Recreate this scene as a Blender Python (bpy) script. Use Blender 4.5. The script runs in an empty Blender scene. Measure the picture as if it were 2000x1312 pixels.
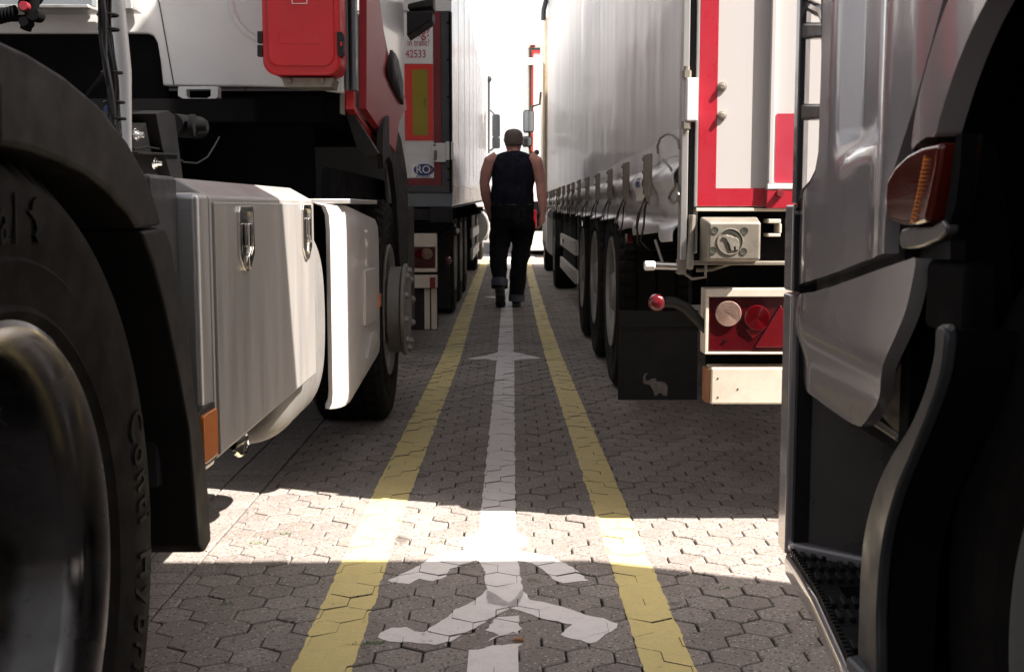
import bpy, bmesh, math, random
from mathutils import Vector, Matrix, noise

C = bpy.context.scene
R = math.radians
random.seed(7)

# ------------------------------------------------------------------ camera
H = 0.98                     # camera height above the paving
F = 2350.0                   # focal length in photo pixels (2000 wide)
HY = 405.0                   # horizon row of the photo
PITCH = math.atan((656.0 - HY) / F)
YAW = math.atan(5.0 / F)
cd = bpy.data.cameras.new('camera'); cam = bpy.data.objects.new('camera', cd)
C.collection.objects.link(cam); C.camera = cam
cam.location = (0, 0, H)
cam.rotation_euler = (R(90) - PITCH, 0, -YAW)
cd.sensor_width = 36; cd.lens = F / 2000 * 36
cd.clip_start = 0.05; cd.clip_end = 2000
cd.dof.use_dof = True; cd.dof.focus_distance = 3.9; cd.dof.aperture_fstop = 13.0

# ------------------------------------------------------------------ sky, sun, exposure
LD = Vector((-0.80, 0.31, -1.0)).normalized()       # direction the sunlight travels
W = bpy.data.worlds.new('World'); C.world = W; W.use_nodes = True
nt = W.node_tree; bgn = nt.nodes['Background']
sky = nt.nodes.new('ShaderNodeTexSky'); sky.sky_type = 'NISHITA'; sky.sun_disc = False
sky.sun_elevation = R(49.4); sky.sun_rotation = R(111.2)
sky.air_density = 1.0; sky.dust_density = 6.0; sky.ozone_density = 0.6
hs = nt.nodes.new('ShaderNodeHueSaturation'); hs.inputs['Saturation'].default_value = 0.30
hs.inputs['Value'].default_value = 0.75
nt.links.new(sky.outputs[0], hs.inputs['Color'])
# bright hazy cloud low in the sky, strongest beyond the end of the lane
tcw = nt.nodes.new('ShaderNodeTexCoord'); sp = nt.nodes.new('ShaderNodeSeparateXYZ'); nt.links.new(tcw.outputs['Generated'], sp.inputs[0])
hz = nt.nodes.new('ShaderNodeMapRange'); hz.interpolation_type = 'SMOOTHSTEP'
for i, v in enumerate((0.55, 0.12, 0.0, 1.0)): hz.inputs[i + 1].default_value = v
nt.links.new(sp.outputs['Z'], hz.inputs[0])
fy = nt.nodes.new('ShaderNodeMapRange'); fy.interpolation_type = 'SMOOTHSTEP'
for i, v in enumerate((-0.4, 0.9, 0.25, 1.0)): fy.inputs[i + 1].default_value = v
nt.links.new(sp.outputs['Y'], fy.inputs[0])
nz_ = nt.nodes.new('ShaderNodeTexNoise'); nz_.inputs['Scale'].default_value = 3; nz_.inputs['Detail'].default_value = 5; nt.links.new(tcw.outputs['Generated'], nz_.inputs['Vector'])
nr = nt.nodes.new('ShaderNodeMapRange')
for i, v in enumerate((0.3, 0.7, 0.8, 1.2)): nr.inputs[i + 1].default_value = v
nt.links.new(nz_.outputs[0], nr.inputs[0])
m1 = nt.nodes.new('ShaderNodeMath'); m1.operation = 'MULTIPLY'; nt.links.new(hz.outputs[0], m1.inputs[0]); nt.links.new(fy.outputs[0], m1.inputs[1])
m2_ = nt.nodes.new('ShaderNodeMath'); m2_.operation = 'MULTIPLY'; nt.links.new(m1.outputs[0], m2_.inputs[0]); nt.links.new(nr.outputs[0], m2_.inputs[1])
cl = nt.nodes.new('ShaderNodeMix'); cl.data_type = 'RGBA'; cl.blend_type = 'ADD'; nt.links.new(m2_.outputs[0], cl.inputs[0])
nt.links.new(hs.outputs[0], cl.inputs[6]); cl.inputs[7].default_value = (6.0, 6.0, 6.1, 1); cl.clamp_result = False
nt.links.new(cl.outputs[2], bgn.inputs['Color'])
bgn.inputs['Strength'].default_value = 0.05
sd = bpy.data.lights.new('sun', 'SUN'); sd.energy = 5.0; sd.angle = R(0.5); sd.color = (1.0, 0.93, 0.84)
sun = bpy.data.objects.new('sun', sd); C.collection.objects.link(sun)
sun.rotation_euler = LD.to_track_quat('-Z', 'Y').to_euler(); sun.location = (6, -3, 12)
C.view_settings.view_transform = 'Standard'; C.view_settings.look = 'None'
C.view_settings.exposure = 1.95; C.view_settings.gamma = 1.0

# ------------------------------------------------------------------ photo-pixel to world helpers
CR = cam.rotation_euler.to_matrix()
def ray(px, py):
    return CR @ Vector(((px - 1000) / F, -(py - 656) / F, -1.0))
def onx(px, py, X):
    d = ray(px, py); t = X / d.x; return Vector((X, d.y * t, H + d.z * t))
def ony(px, py, Y):
    d = ray(px, py); t = Y / d.y; return Vector((d.x * t, Y, H + d.z * t))
def onz(px, py, Z=0.0):
    d = ray(px, py); t = (Z - H) / d.z; return Vector((d.x * t, d.y * t, Z))
def yz(pts, X): return [(onx(a, b, X).y, onx(a, b, X).z) for a, b in pts]
def xz(pts, Y): return [(ony(a, b, Y).x, ony(a, b, Y).z) for a, b in pts]

# ------------------------------------------------------------------ materials
def mat(name, col, rough=0.5, metal=0.0, coat=0.0, var=0.12, vs=6.0, bump=0.0, bs=60.0,
        dirt=0.0, dcol=(0.10, 0.085, 0.07), ds=3.0, spec=0.5, emit=None, trans=0.0, streak=False, rvar=0.1):
    m = bpy.data.materials.new(name); m.use_nodes = True
    N = m.node_tree.nodes; L = m.node_tree.links; P = N['Principled BSDF']
    P.inputs['Roughness'].default_value = rough; P.inputs['Metallic'].default_value = metal
    P.inputs['Coat Weight'].default_value = coat; P.inputs['Coat Roughness'].default_value = 0.06
    P.inputs['Specular IOR Level'].default_value = spec
    if trans: P.inputs['Transmission Weight'].default_value = trans
    tc = N.new('ShaderNodeTexCoord'); src = tc.outputs['Object']
    if streak:
        mp = N.new('ShaderNodeMapping'); mp.inputs['Scale'].default_value = (1, 1, 0.12)
        L.new(src, mp.inputs['Vector']); srcs = mp.outputs[0]
    else: srcs = src
    n1 = N.new('ShaderNodeTexNoise'); n1.inputs['Scale'].default_value = vs; n1.inputs['Detail'].default_value = 6
    L.new(srcs, n1.inputs['Vector'])
    mr = N.new('ShaderNodeMapRange'); mr.inputs[1].default_value = 0.3; mr.inputs[2].default_value = 0.7
    mr.inputs[3].default_value = 1 - var; mr.inputs[4].default_value = 1 + var
    L.new(n1.outputs[0], mr.inputs[0])
    mx = N.new('ShaderNodeVectorMath'); mx.operation = 'SCALE'
    mx.inputs[0].default_value = col; L.new(mr.outputs[0], mx.inputs['Scale'])
    out = mx.outputs[0]
    if dirt:
        n2 = N.new('ShaderNodeTexNoise'); n2.inputs['Scale'].default_value = ds; n2.inputs['Detail'].default_value = 10
        n2.inputs['Roughness'].default_value = 0.7
        L.new(srcs, n2.inputs['Vector'])
        m2 = N.new('ShaderNodeMapRange'); m2.inputs[1].default_value = 0.45; m2.inputs[2].default_value = 0.75
        m2.inputs[3].default_value = 0; m2.inputs[4].default_value = dirt; m2.clamp = True
        L.new(n2.outputs[0], m2.inputs[0])
        mi = N.new('ShaderNodeMix'); mi.data_type = 'RGBA'
        L.new(m2.outputs[0], mi.inputs[0]); L.new(out, mi.inputs[6]); mi.inputs[7].default_value = (*dcol, 1)
        out = mi.outputs[2]
    L.new(out, P.inputs['Base Color'])
    if rvar:
        m3 = N.new('ShaderNodeMapRange'); m3.inputs[1].default_value = 0.3; m3.inputs[2].default_value = 0.7
        m3.inputs[3].default_value = max(0.02, rough - rvar); m3.inputs[4].default_value = min(1, rough + rvar)
        n3 = N.new('ShaderNodeTexNoise'); n3.inputs['Scale'].default_value = vs * 3; n3.inputs['Detail'].default_value = 8
        L.new(srcs, n3.inputs['Vector']); L.new(n3.outputs[0], m3.inputs[0]); L.new(m3.outputs[0], P.inputs['Roughness'])
    if bump:
        n4 = N.new('ShaderNodeTexNoise'); n4.inputs['Scale'].default_value = bs; n4.inputs['Detail'].default_value = 4
        L.new(srcs if streak else src, n4.inputs['Vector'])
        b = N.new('ShaderNodeBump'); b.inputs['Strength'].default_value = bump; b.inputs['Distance'].default_value = 0.002
        L.new(n4.outputs[0], b.inputs['Height']); L.new(b.outputs[0], P.inputs['Normal'])
    if emit:
        P.inputs['Emission Color'].default_value = (*emit[0], 1); P.inputs['Emission Strength'].default_value = emit[1]
    return m

M = {
 'black': mat('black_plastic', (0.009, 0.0085, 0.009), 0.55, spec=0.35, bump=0.25, bs=400, dirt=0.25, dcol=(0.03, 0.028, 0.026)),
 'fender': mat('dark_grey_plastic', (0.014, 0.012, 0.0118), 0.55, bump=0.5, bs=900, var=0.1, dirt=0.25, dcol=(0.032, 0.028, 0.026), spec=0.22),
 'deep': mat('oily_black_chassis', (0.004, 0.004, 0.0045), 0.8, dirt=0.4, dcol=(0.010, 0.008, 0.007), spec=0.06),
 'rubber': mat('tyre_rubber', (0.0065, 0.0055, 0.005), 0.75, bump=0.3, bs=250, dirt=0.45, dcol=(0.014, 0.011, 0.009), ds=5, spec=0.16),
 'rubber_mark': mat('raised_rubber', (0.003, 0.003, 0.003), 0.6, spec=0.15),
 'steel': mat('grey_wheel_steel', (0.22, 0.21, 0.20), 0.45, 0.3, dirt=0.5, ds=8),
 'polished': mat('polished_alloy', (0.17, 0.166, 0.166), 0.22, 1.0, dirt=0.3, ds=5, dcol=(0.07, 0.06, 0.055), var=.04),
 'alu': mat('brushed_aluminium', (0.55, 0.54, 0.53), 0.40, 0.85, bump=0.05, bs=200, var=0.05, streak=True, dirt=0.18, dcol=(0.30, 0.27, 0.24), ds=7),
 'alubox': mat('anodised_aluminium', (0.40, 0.375, 0.36), 0.45, 0.55, bump=0.06, bs=120, var=0.05, streak=True, dirt=0.15, dcol=(0.36, 0.33, 0.30), ds=6),
 'chrome': mat('bright_steel', (0.72, 0.70, 0.66), 0.14, 1.0, dirt=0.2),
 'tank': mat('grey_plastic_tank', (0.16, 0.152, 0.147), 0.5, 0.1, bump=0.9, bs=350, dirt=0.6, dcol=(0.10, 0.085, 0.075), ds=5),
 'white': mat('white_vehicle_paint', (0.63, 0.62, 0.62), 0.30, coat=0.4, var=0.015, dirt=0.10, ds=22, dcol=(0.4, 0.37, 0.34), rvar=.02),
 'door': mat('slightly_chalky_white_door', (0.47, 0.445, 0.44), 0.4, coat=0.15, var=0.03, dirt=0.12, dcol=(0.36, 0.32, 0.29), streak=True),
 'fair': mat('pale_fairing_paint', (0.50, 0.465, 0.45), 0.36, coat=0.25, var=0.02, rvar=.03, dirt=0.2, dcol=(0.38, 0.32, 0.28), bump=0.1, bs=80),
 'cream': mat('weathered_cream_paint', (0.56, 0.50, 0.42), 0.45, var=0.06, dirt=0.45, dcol=(0.30, 0.21, 0.14), ds=9),
 'side': mat('glossy_white_trailer_side', (0.70, 0.69, 0.69), 0.22, coat=0.3, var=0.04, streak=True, dirt=0.1, dcol=(0.5, 0.46, 0.44), bump=0.03, bs=8),
 'curtain': mat('silver_tarpaulin', (0.43, 0.425, 0.44), 0.36, coat=0.15, var=0.03, vs=1.6, streak=True, dirt=0.16, dcol=(0.34, 0.32, 0.31), bump=0.15, bs=14),
 'band': mat('pale_mesh_band', (0.60, 0.60, 0.61), 0.4, var=0.05),
 'red': mat('red_gloss', (0.50, 0.012, 0.018), 0.32, coat=0.3, var=0.06, dirt=0.1, dcol=(0.2, 0.03, 0.03)),
 'redbox': mat('red_plastic', (0.47, 0.010, 0.016), 0.42, var=0.08, bump=0.1, bs=90),
 'redpaint': mat('dusty_red_metallic', (0.36, 0.03, 0.04), 0.48, coat=0.12, var=0.02, rvar=0.0, spec=0.3),
 'darkred': mat('dark_red_paint', (0.17, 0.010, 0.018), 0.4, var=0.1, dirt=0.2),
 'boardred': mat('marker_board_red', (0.62, 0.035, 0.03), 0.4, var=0.05),
 'boardyellow': mat('marker_board_olive_yellow', (0.26, 0.20, 0.012), 0.5, var=0.05),
 'lens': mat('red_lamp_lens', (0.05, 0.002, 0.004), 0.12, coat=0.5, bump=0.3, bs=300, var=0.2),
 'lens2': mat('bright_red_lens', (0.10, 0.002, 0.005), 0.12, coat=0.4, bump=0.5, bs=400, var=0.25),
 'amber': mat('amber_lens', (0.75, 0.20, 0.02), 0.15, coat=0.5, var=0.15, bump=0.3, bs=300),
 'darkamber': mat('dark_orange_lens', (0.10, 0.009, 0.003), 0.10, coat=0.7, var=0.15, bump=0.2, bs=200),
 'clear': mat('clear_lamp_lens', (0.34, 0.23, 0.19), 0.15, 0.25, coat=0.4, var=0.25, vs=40),
 'silverpaint': mat('silver_grey_metallic_paint', (0.43, 0.388, 0.395), 0.22, 0.3, coat=1.0, var=0.01, dirt=0.08, dcol=(0.24, 0.22, 0.21), ds=45, bump=0.0, bs=9, rvar=0.0),
 'darkpaint': mat('dark_grey_paint', (0.075, 0.069, 0.071), 0.33, 0.2, coat=0.4, var=0.06, dirt=0.2),
 'greyframe': mat('dark_grey_frame', (0.045, 0.047, 0.052), 0.45, 0.2, dirt=0.3),
 'bluegrey': mat('worn_blue_grey_steel', (0.16, 0.18, 0.20), 0.4, 0.4, dirt=0.6, dcol=(0.06, 0.06, 0.06)),
 'dirtymetal': mat('dirty_galvanised_steel', (0.24, 0.215, 0.18), 0.5, 0.4, dirt=0.7, dcol=(0.07, 0.055, 0.04), ds=7, bump=0.2, bs=60),
 'glass': mat('dark_tinted_glass', (0.02, 0.024, 0.026), 0.05, spec=0.8, rvar=0),
 'mirror': mat('mirror_glass', (0.62, 0.66, 0.66), 0.03, 1.0, rvar=0, var=0.02),
 'blue': mat('dark_blue_sticker', (0.02, 0.045, 0.16), 0.4, var=0.05),
 'stickerwhite': mat('white_sticker', (0.72, 0.71, 0.70), 0.5, var=0.04),
 'stickerred': mat('red_lettering', (0.35, 0.018, 0.04), 0.5, var=0.04),
 'ink': mat('black_ink', (0.03, 0.03, 0.02), 0.6, var=0.05),
 'skin': mat('sunburnt_skin', (0.62, 0.30, 0.25), 0.5, var=0.12, vs=9, spec=0.4),
 'hair': mat('grey_brown_hair', (0.13, 0.10, 0.09), 0.8, var=0.35, vs=60, bump=1.0, bs=300),
 'vest': mat('navy_cotton', (0.013, 0.014, 0.025), 0.9, var=0.2, bump=0.6, bs=60, spec=0.15),
 'jeans': mat('black_denim', (0.010, 0.010, 0.012), 0.85, var=0.3, bump=0.8, bs=45, spec=0.15),
 'cuff': mat('grey_denim_inside', (0.085, 0.09, 0.11), 0.9, var=0.2, spec=0.15),
 'shoe': mat('black_shoe', (0.012, 0.011, 0.011), 0.6, var=0.2),
 'sole': mat('dark_shoe_sole', (0.03, 0.027, 0.025), 0.8, var=0.2),
 'leaf': mat('small_weed_leaf', (0.05, 0.11, 0.02), 0.6, var=0.3),
 'butt': mat('cigarette_filter', (0.45, 0.22, 0.09), 0.8, var=0.2),
}

# ------------------------------------------------------------------ mesh builder
ORG = {}
def link(o, parent=None, org=None):
    C.collection.objects.link(o)
    if parent is not None: o.parent = parent
    return o
def thing(name, label, cat, loc, group=None):
    o = bpy.data.objects.new(name, None); link(o); o.location = loc; o.empty_display_size = 0.2
    o['label'] = label; o['category'] = cat
    if group: o['group'] = group
    ORG[o.name] = Vector(loc); return o
def tag(o, label, cat, group=None):
    o['label'] = label; o['category'] = cat
    if group: o['group'] = group
    return o

class MB:
    def __init__(s): s.v = []; s.f = []; s.m = []; s.mi = 0
    def add(s, vs, fs):
        b = len(s.v); s.v += [tuple(v) for v in vs]
        for f in fs: s.f.append([b + i for i in f]); s.m.append(s.mi)
        return s
    def box(s, x0, x1, y0, y1, z0, z1):
        vs = [(x, y, z) for x in (x0, x1) for y in (y0, y1) for z in (z0, z1)]
        return s.add(vs, [(0, 1, 3, 2), (4, 6, 7, 5), (0, 4, 5, 1), (2, 3, 7, 6), (0, 2, 6, 4), (1, 5, 7, 3)])
    def prism(s, pts, ax, a0, a1):
        n = len(pts)
        def P(p, a):
            if ax == 'x': return (a, p[0], p[1])
            if ax == 'y': return (p[0], a, p[1])
            return (p[0], p[1], a)
        vs = [P(p, a0) for p in pts] + [P(p, a1) for p in pts]
        fs = [list(range(n))[::-1], list(range(n, 2 * n))]
        fs += [(i, (i + 1) % n, n + (i + 1) % n, n + i) for i in range(n)]
        return s.add(vs, fs)
    def tube(s, path, r, n=10, cap=True, sq=1.0):
        path = [Vector(p) for p in path]; rs = r if isinstance(r, (list, tuple)) else [r] * len(path)
        vs = []; up = None
        for i, p in enumerate(path):
            t = (path[min(i + 1, len(path) - 1)] - path[max(i - 1, 0)])
            t = t.normalized() if t.length > 1e-9 else Vector((0, 0, 1))
            if up is None:
                up = Vector((0, 1, 0)) if abs(t.y) < 0.9 else Vector((1, 0, 0))
            a = (up - t * up.dot(t)).normalized(); b = t.cross(a); up = a
            for k in range(n):
                c = 2 * math.pi * k / n
                vs.append(p + a * (math.cos(c) * rs[i] * sq) + b * (math.sin(c) * rs[i]))
        fs = []
        for i in range(len(path) - 1):
            for k in range(n):
                k2 = (k + 1) % n; fs.append((i * n + k, i * n + k2, (i + 1) * n + k2, (i + 1) * n + k))
        if cap: fs.append(list(range(n))[::-1]); fs.append([(len(path) - 1) * n + k for k in range(n)])
        return s.add(vs, fs)
    def lathe(s, prof, c, ax='x', n=64, rfun=None, closed=False):
        vs = []; c = Vector(c); m = len(prof)
        for k in range(n):
            a = 2 * math.pi * k / n; ca, sa = math.cos(a), math.sin(a)
            for j, (r, h) in enumerate(prof):
                if rfun: r = rfun(j, k, r)
                if ax == 'x': vs.append(c + Vector((h, r * ca, r * sa)))
                elif ax == 'y': vs.append(c + Vector((r * ca, h, r * sa)))
                else: vs.append(c + Vector((r * ca, r * sa, h)))
        fs = []
        for k in range(n):
            k2 = (k + 1) % n
            for j in range(m - 1): fs.append((k * m + j, k2 * m + j, k2 * m + j + 1, k * m + j + 1))
        return s.add(vs, fs)
    def disc(s, c, r, ax, h0, h1, n=24): return s.lathe([(0.0001, h0), (r, h0), (r, h1), (0.0001, h1)], c, ax, n)
    def build(s, name, mt, parent=None, bevel=0.0, seg=2, ang=35, rm=False, flat=False):
        me = bpy.data.meshes.new(name)
        o0 = ORG.get(parent.name, Vector((0, 0, 0))) if parent else Vector((0, 0, 0))
        me.from_pydata([(v[0] - o0.x, v[1] - o0.y, v[2] - o0.z) for v in s.v], [], s.f)
        for x in (mt if isinstance(mt, (list, tuple)) else [mt]): me.materials.append(x)
        me.polygons.foreach_set('material_index', s.m)
        bm = bmesh.new(); bm.from_mesh(me)
        if rm: bmesh.ops.remove_doubles(bm, verts=bm.verts, dist=1e-5)
        bmesh.ops.recalc_face_normals(bm, faces=bm.faces); bm.to_mesh(me); bm.free()
        if not flat:
            me.polygons.foreach_set('use_smooth', [True] * len(me.polygons)); me.set_sharp_from_angle(angle=R(ang))
        o = bpy.data.objects.new(name, me); link(o, parent)
        if parent: ORG[o.name] = o0.copy()
        if bevel:
            md = o.modifiers.new('bevel', 'BEVEL'); md.width = bevel; md.segments = seg
            md.limit_method = 'ANGLE'; md.angle_limit = R(30); md.harden_normals = True
        return o

def circ(cx, cy, r, n=24, a0=0): return [(cx + r * math.cos(a0 + 2 * math.pi * k / n), cy + r * math.sin(a0 + 2 * math.pi * k / n)) for k in range(n)]
def rrect(x0, x1, y0, y1, r, n=5):
    out = []
    for cx, cy, a in ((x1 - r, y1 - r, 0), (x0 + r, y1 - r, 90), (x0 + r, y0 + r, 180), (x1 - r, y0 + r, 270)):
        for k in range(n + 1): t = R(a + 90 * k / n); out.append((cx + r * math.cos(t), cy + r * math.sin(t)))
    return out

def sheet(pts, ax, fx, th, name, mt, parent, cell=0.03, bevel=0.004):
    """polygon in a plane, cut into a fine grid, each vertex pushed by fx(u, v), then given thickness"""
    bm = bmesh.new()
    vs = [bm.verts.new((p[0], p[1], 0)) for p in pts]; bm.faces.new(vs)
    for d in (0, 1):
        lo = min(p[d] for p in pts); hi = max(p[d] for p in pts); k = lo + cell
        while k < hi - 1e-4:
            no = (1, 0, 0) if d == 0 else (0, 1, 0); co = (k, 0, 0) if d == 0 else (0, k, 0)
            bmesh.ops.bisect_plane(bm, geom=bm.verts[:] + bm.edges[:] + bm.faces[:], plane_co=co, plane_no=no); k += cell
    for v in bm.verts:
        u, w = v.co.x, v.co.y; f = fx(u, w)
        v.co = (f, u, w) if ax == 'x' else (u, f, w)
    bmesh.ops.recalc_face_normals(bm, faces=bm.faces)
    me = bpy.data.meshes.new(name); bm.to_mesh(me); bm.free()
    o0 = ORG.get(parent.name, Vector((0, 0, 0))) if parent else Vector((0, 0, 0))
    me.transform(Matrix.Translation(-o0)); me.materials.append(mt)
    me.polygons.foreach_set('use_smooth', [True] * len(me.polygons))
    # outward side: +1 keeps the traced surface outermost
    o = bpy.data.objects.new(name, me); link(o, parent); ORG[o.name] = o0.copy()
    md = o.modifiers.new('solid', 'SOLIDIFY'); md.thickness = abs(th); md.offset = 0.0
    if bevel:
        b = o.modifiers.new('bevel', 'BEVEL'); b.width = bevel; b.segments = 3; b.limit_method = 'ANGLE'; b.angle_limit = R(50); b.harden_normals = True
    return o

def text(body, size, mt, name, parent, loc, rot, ext=0.0008, align='CENTER', sx=1.0):
    cu = bpy.data.curves.new(name, 'FONT'); cu.body = body; cu.size = size; cu.extrude = ext
    cu.align_x = align; cu.align_y = 'CENTER'
    t = bpy.data.objects.new(name, cu); C.collection.objects.link(t)
    bpy.context.view_layer.update()
    dg = bpy.context.evaluated_depsgraph_get()
    me = bpy.data.meshes.new_from_object(t.evaluated_get(dg)); bpy.data.objects.remove(t)
    me.materials.clear(); me.materials.append(mt)
    me.transform(Matrix.Diagonal((sx, 1, 1, 1)))
    o = bpy.data.objects.new(name, me); link(o, parent)
    o0 = ORG.get(parent.name, Vector((0, 0, 0))) if parent else Vector((0, 0, 0))
    o.location = Vector(loc) - o0; o.rotation_euler = rot
    return o

def crom(pts, n=4):
    # closed Catmull-Rom through the traced points
    out = []; m = len(pts)
    for i in range(m):
        p0, p1, p2, p3 = pts[i - 1], pts[i], pts[(i + 1) % m], pts[(i + 2) % m]
        for k in range(n):
            t = k / n; out.append(tuple(0.5 * (2 * p1[j] + (p2[j] - p0[j]) * t + (2 * p0[j] - 5 * p1[j] + 4 * p2[j] - p3[j]) * t * t + (3 * p1[j] - p0[j] - 3 * p2[j] + p3[j]) * t ** 3) for j in (0, 1)))
    return out
# ------------------------------------------------------------------ wheels
def tyre_mb(c, rad, w, side, blocks=60):
    """c: centre of the outer face; side +1: outer face towards +x"""
    k = -side
    prof = [(0.285, 0.06), (0.30, 0.022), (0.335, 0.010), (0.345, 0.004), (0.352, 0.008), (0.40, 0.0), (0.405, 0.004), (0.452, 0.001), (0.484, 0.003), (0.494, 0.009), (0.507, 0.020),
            (0.518, 0.030), (0.52, 0.055), (0.52, 0.085), (0.508, 0.088), (0.508, 0.098), (0.52, 0.101),
            (0.52, w / 2 - 0.006), (0.508, w / 2 - 0.003), (0.508, w / 2 + 0.003), (0.52, w / 2 + 0.006),
            (0.52, w - 0.101), (0.508, w - 0.098), (0.508, w - 0.088), (0.52, w - 0.085), (0.52, w - 0.055), (0.518, w - 0.03),
            (0.49, w - 0.010), (0.44, w), (0.345, w - 0.01), (0.285, w - 0.05)]
    n = blocks * 4
    def rf(j, q, r):
        r = r * rad / 0.52
        if 10 <= j <= 13 or 23 <= j <= 26:
            if q % 4 == 0: r -= 0.012
        return r
    return MB().lathe([(r, k * h) for r, h in prof], c, 'x', n, rf)
def rim_mb(c, side, deep=0.16, nuts=10, flange=0.30, hub=0.11, out=0.0):
    k = -side; mb = MB()
    s = flange / 0.30
    prof = [(0.285 * s, 0.03), (0.302 * s, 0.016), (0.305 * s, 0.004), (0.298 * s, 0.0), (0.288 * s, 0.004), (0.270 * s, 0.018), (0.262 * s, 0.03), (0.256 * s, 0.05), (0.246 * s, deep * 0.7),
            (0.22 * s, deep - 0.01), (0.18, deep), (0.165, deep - 0.01), (0.155, deep - 0.03), (hub + 0.01, deep - 0.035), (hub, deep - 0.05), (hub * 0.95, -out + 0.02), (hub * 0.8, -out + 0.005), (hub * 0.5, -out), (0.0001, -out)]
    mb.lathe([(r, k * h) for r, h in prof], c, 'x', 96)
    for i in range(nuts):
        a = 2 * math.pi * i / nuts
        p = Vector(c) + Vector((k * (deep - 0.03), 0.1375 * math.cos(a), 0.1375 * math.sin(a)))
        mb.tube([p, p - Vector((k * 0.04, 0, 0))], 0.016, 6)
    return mb
def wheel(parent, c, side, rad=0.52, w=0.30, rim='steel', deep=0.16, **kw):
    o = tyre_mb(c, rad, w, side).build('wheel', M['rubber'], parent, ang=30)
    rim_mb(c, side, deep, **kw).build('rim', M[rim], o, ang=40)
    return o
# ------------------------------------------------------------------ paving
def paver_material():
    m = bpy.data.materials.new('concrete_paver'); m.use_nodes = True
    N = m.node_tree.nodes; L = m.node_tree.links; P = N['Principled BSDF']
    tc = N.new('ShaderNodeTexCoord'); at = N.new('ShaderNodeAttribute'); at.attribute_name = 'tint'
    def noi(s, d=4, r=0.6):
        n = N.new('ShaderNodeTexNoise'); n.inputs['Scale'].default_value = s; n.inputs['Detail'].default_value = d
        n.inputs['Roughness'].default_value = r; L.new(tc.outputs['Object'], n.inputs['Vector']); return n
    def mrange(a, b, c, d, src):
        n = N.new('ShaderNodeMapRange'); n.clamp = True
        for i, v in enumerate((a, b, c, d)): n.inputs[i + 1].default_value = v
        L.new(src, n.inputs[0]); return n
    def mix(f, a, b, t='MIX'):
        n = N.new('ShaderNodeMix'); n.data_type = 'RGBA'; n.blend_type = t
        if isinstance(f, float): n.inputs[0].default_value = f
        else: L.new(f, n.inputs[0])
        for i, v in ((6, a), (7, b)):
            if isinstance(v, tuple): n.inputs[i].default_value = (*v, 1)
            else: L.new(v, n.inputs[i])
        return n.outputs[2]
    base = mix(at.outputs['Fac'], (0.255, 0.215, 0.196), (0.385, 0.335, 0.308))
    big = mrange(0.35, 0.7, 0, 0.5, noi(1.6, 6).outputs[0]); base = mix(big.outputs[0], base, (0.19, 0.165, 0.15))
    fine = mrange(0.38, 0.62, 0.0, 0.85, noi(140, 6, 0.75).outputs[0]); base = mix(fine.outputs[0], base, (0.15, 0.128, 0.115))
    v = N.new('ShaderNodeTexVoronoi'); v.inputs['Scale'].default_value = 105; L.new(tc.outputs['Object'], v.inputs['Vector'])
    sp = mrange(0.20, 0.34, 1, 0, v.outputs['Distance']); 
    sel = mrange(0.66, 0.70, 0, 1, v.outputs['Color'])
    mu = N.new('ShaderNodeMath'); mu.operation = 'MULTIPLY'; L.new(sp.outputs[0], mu.inputs[0]); L.new(sel.outputs[0], mu.inputs[1])
    base = mix(mu.outputs[0], base, (0.52, 0.48, 0.44))
    v2 = N.new('ShaderNodeTexVoronoi'); v2.inputs['Scale'].default_value = 85; L.new(tc.outputs['Object'], v2.inputs['Vector'])
    pit = mrange(0.20, 0.36, 1, 0, v2.outputs['Distance']); sel2 = mrange(0.52, 0.56, 0, 0.9, v2.outputs['Color'])
    mu2 = N.new('ShaderNodeMath'); mu2.operation = 'MULTIPLY'; L.new(pit.outputs[0], mu2.inputs[0]); L.new(sel2.outputs[0], mu2.inputs[1])
    base = mix(mu2.outputs[0], base, (0.045, 0.035, 0.03))
    oil = mrange(0.60, 0.70, 0, 0.55, noi(0.9, 5, 0.7).outputs[0]); base = mix(oil.outputs[0], base, (0.07, 0.06, 0.055))
    drip = mrange(0.66, 0.70, 0, 0.6, noi(7.0, 3, 0.5).outputs[0]); base = mix(drip.outputs[0], base, (0.08, 0.068, 0.06))
    L.new(base, P.inputs['Base Color']); P.inputs['Roughness'].default_value = 0.72
    P.inputs['Specular IOR Level'].default_value = 0.35
    b = N.new('ShaderNodeBump'); b.inputs['Strength'].default_value = 0.8; b.inputs['Distance'].default_value = 0.003
    L.new(noi(120, 6, 0.8).outputs[0], b.inputs['Height']); L.new(b.outputs[0], P.inputs['Normal'])
    return m
M['paver'] = paver_material()
M['sand'] = mat('joint_sand', (0.035, 0.029, 0.025), 0.95, var=0.3, vs=40)
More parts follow.
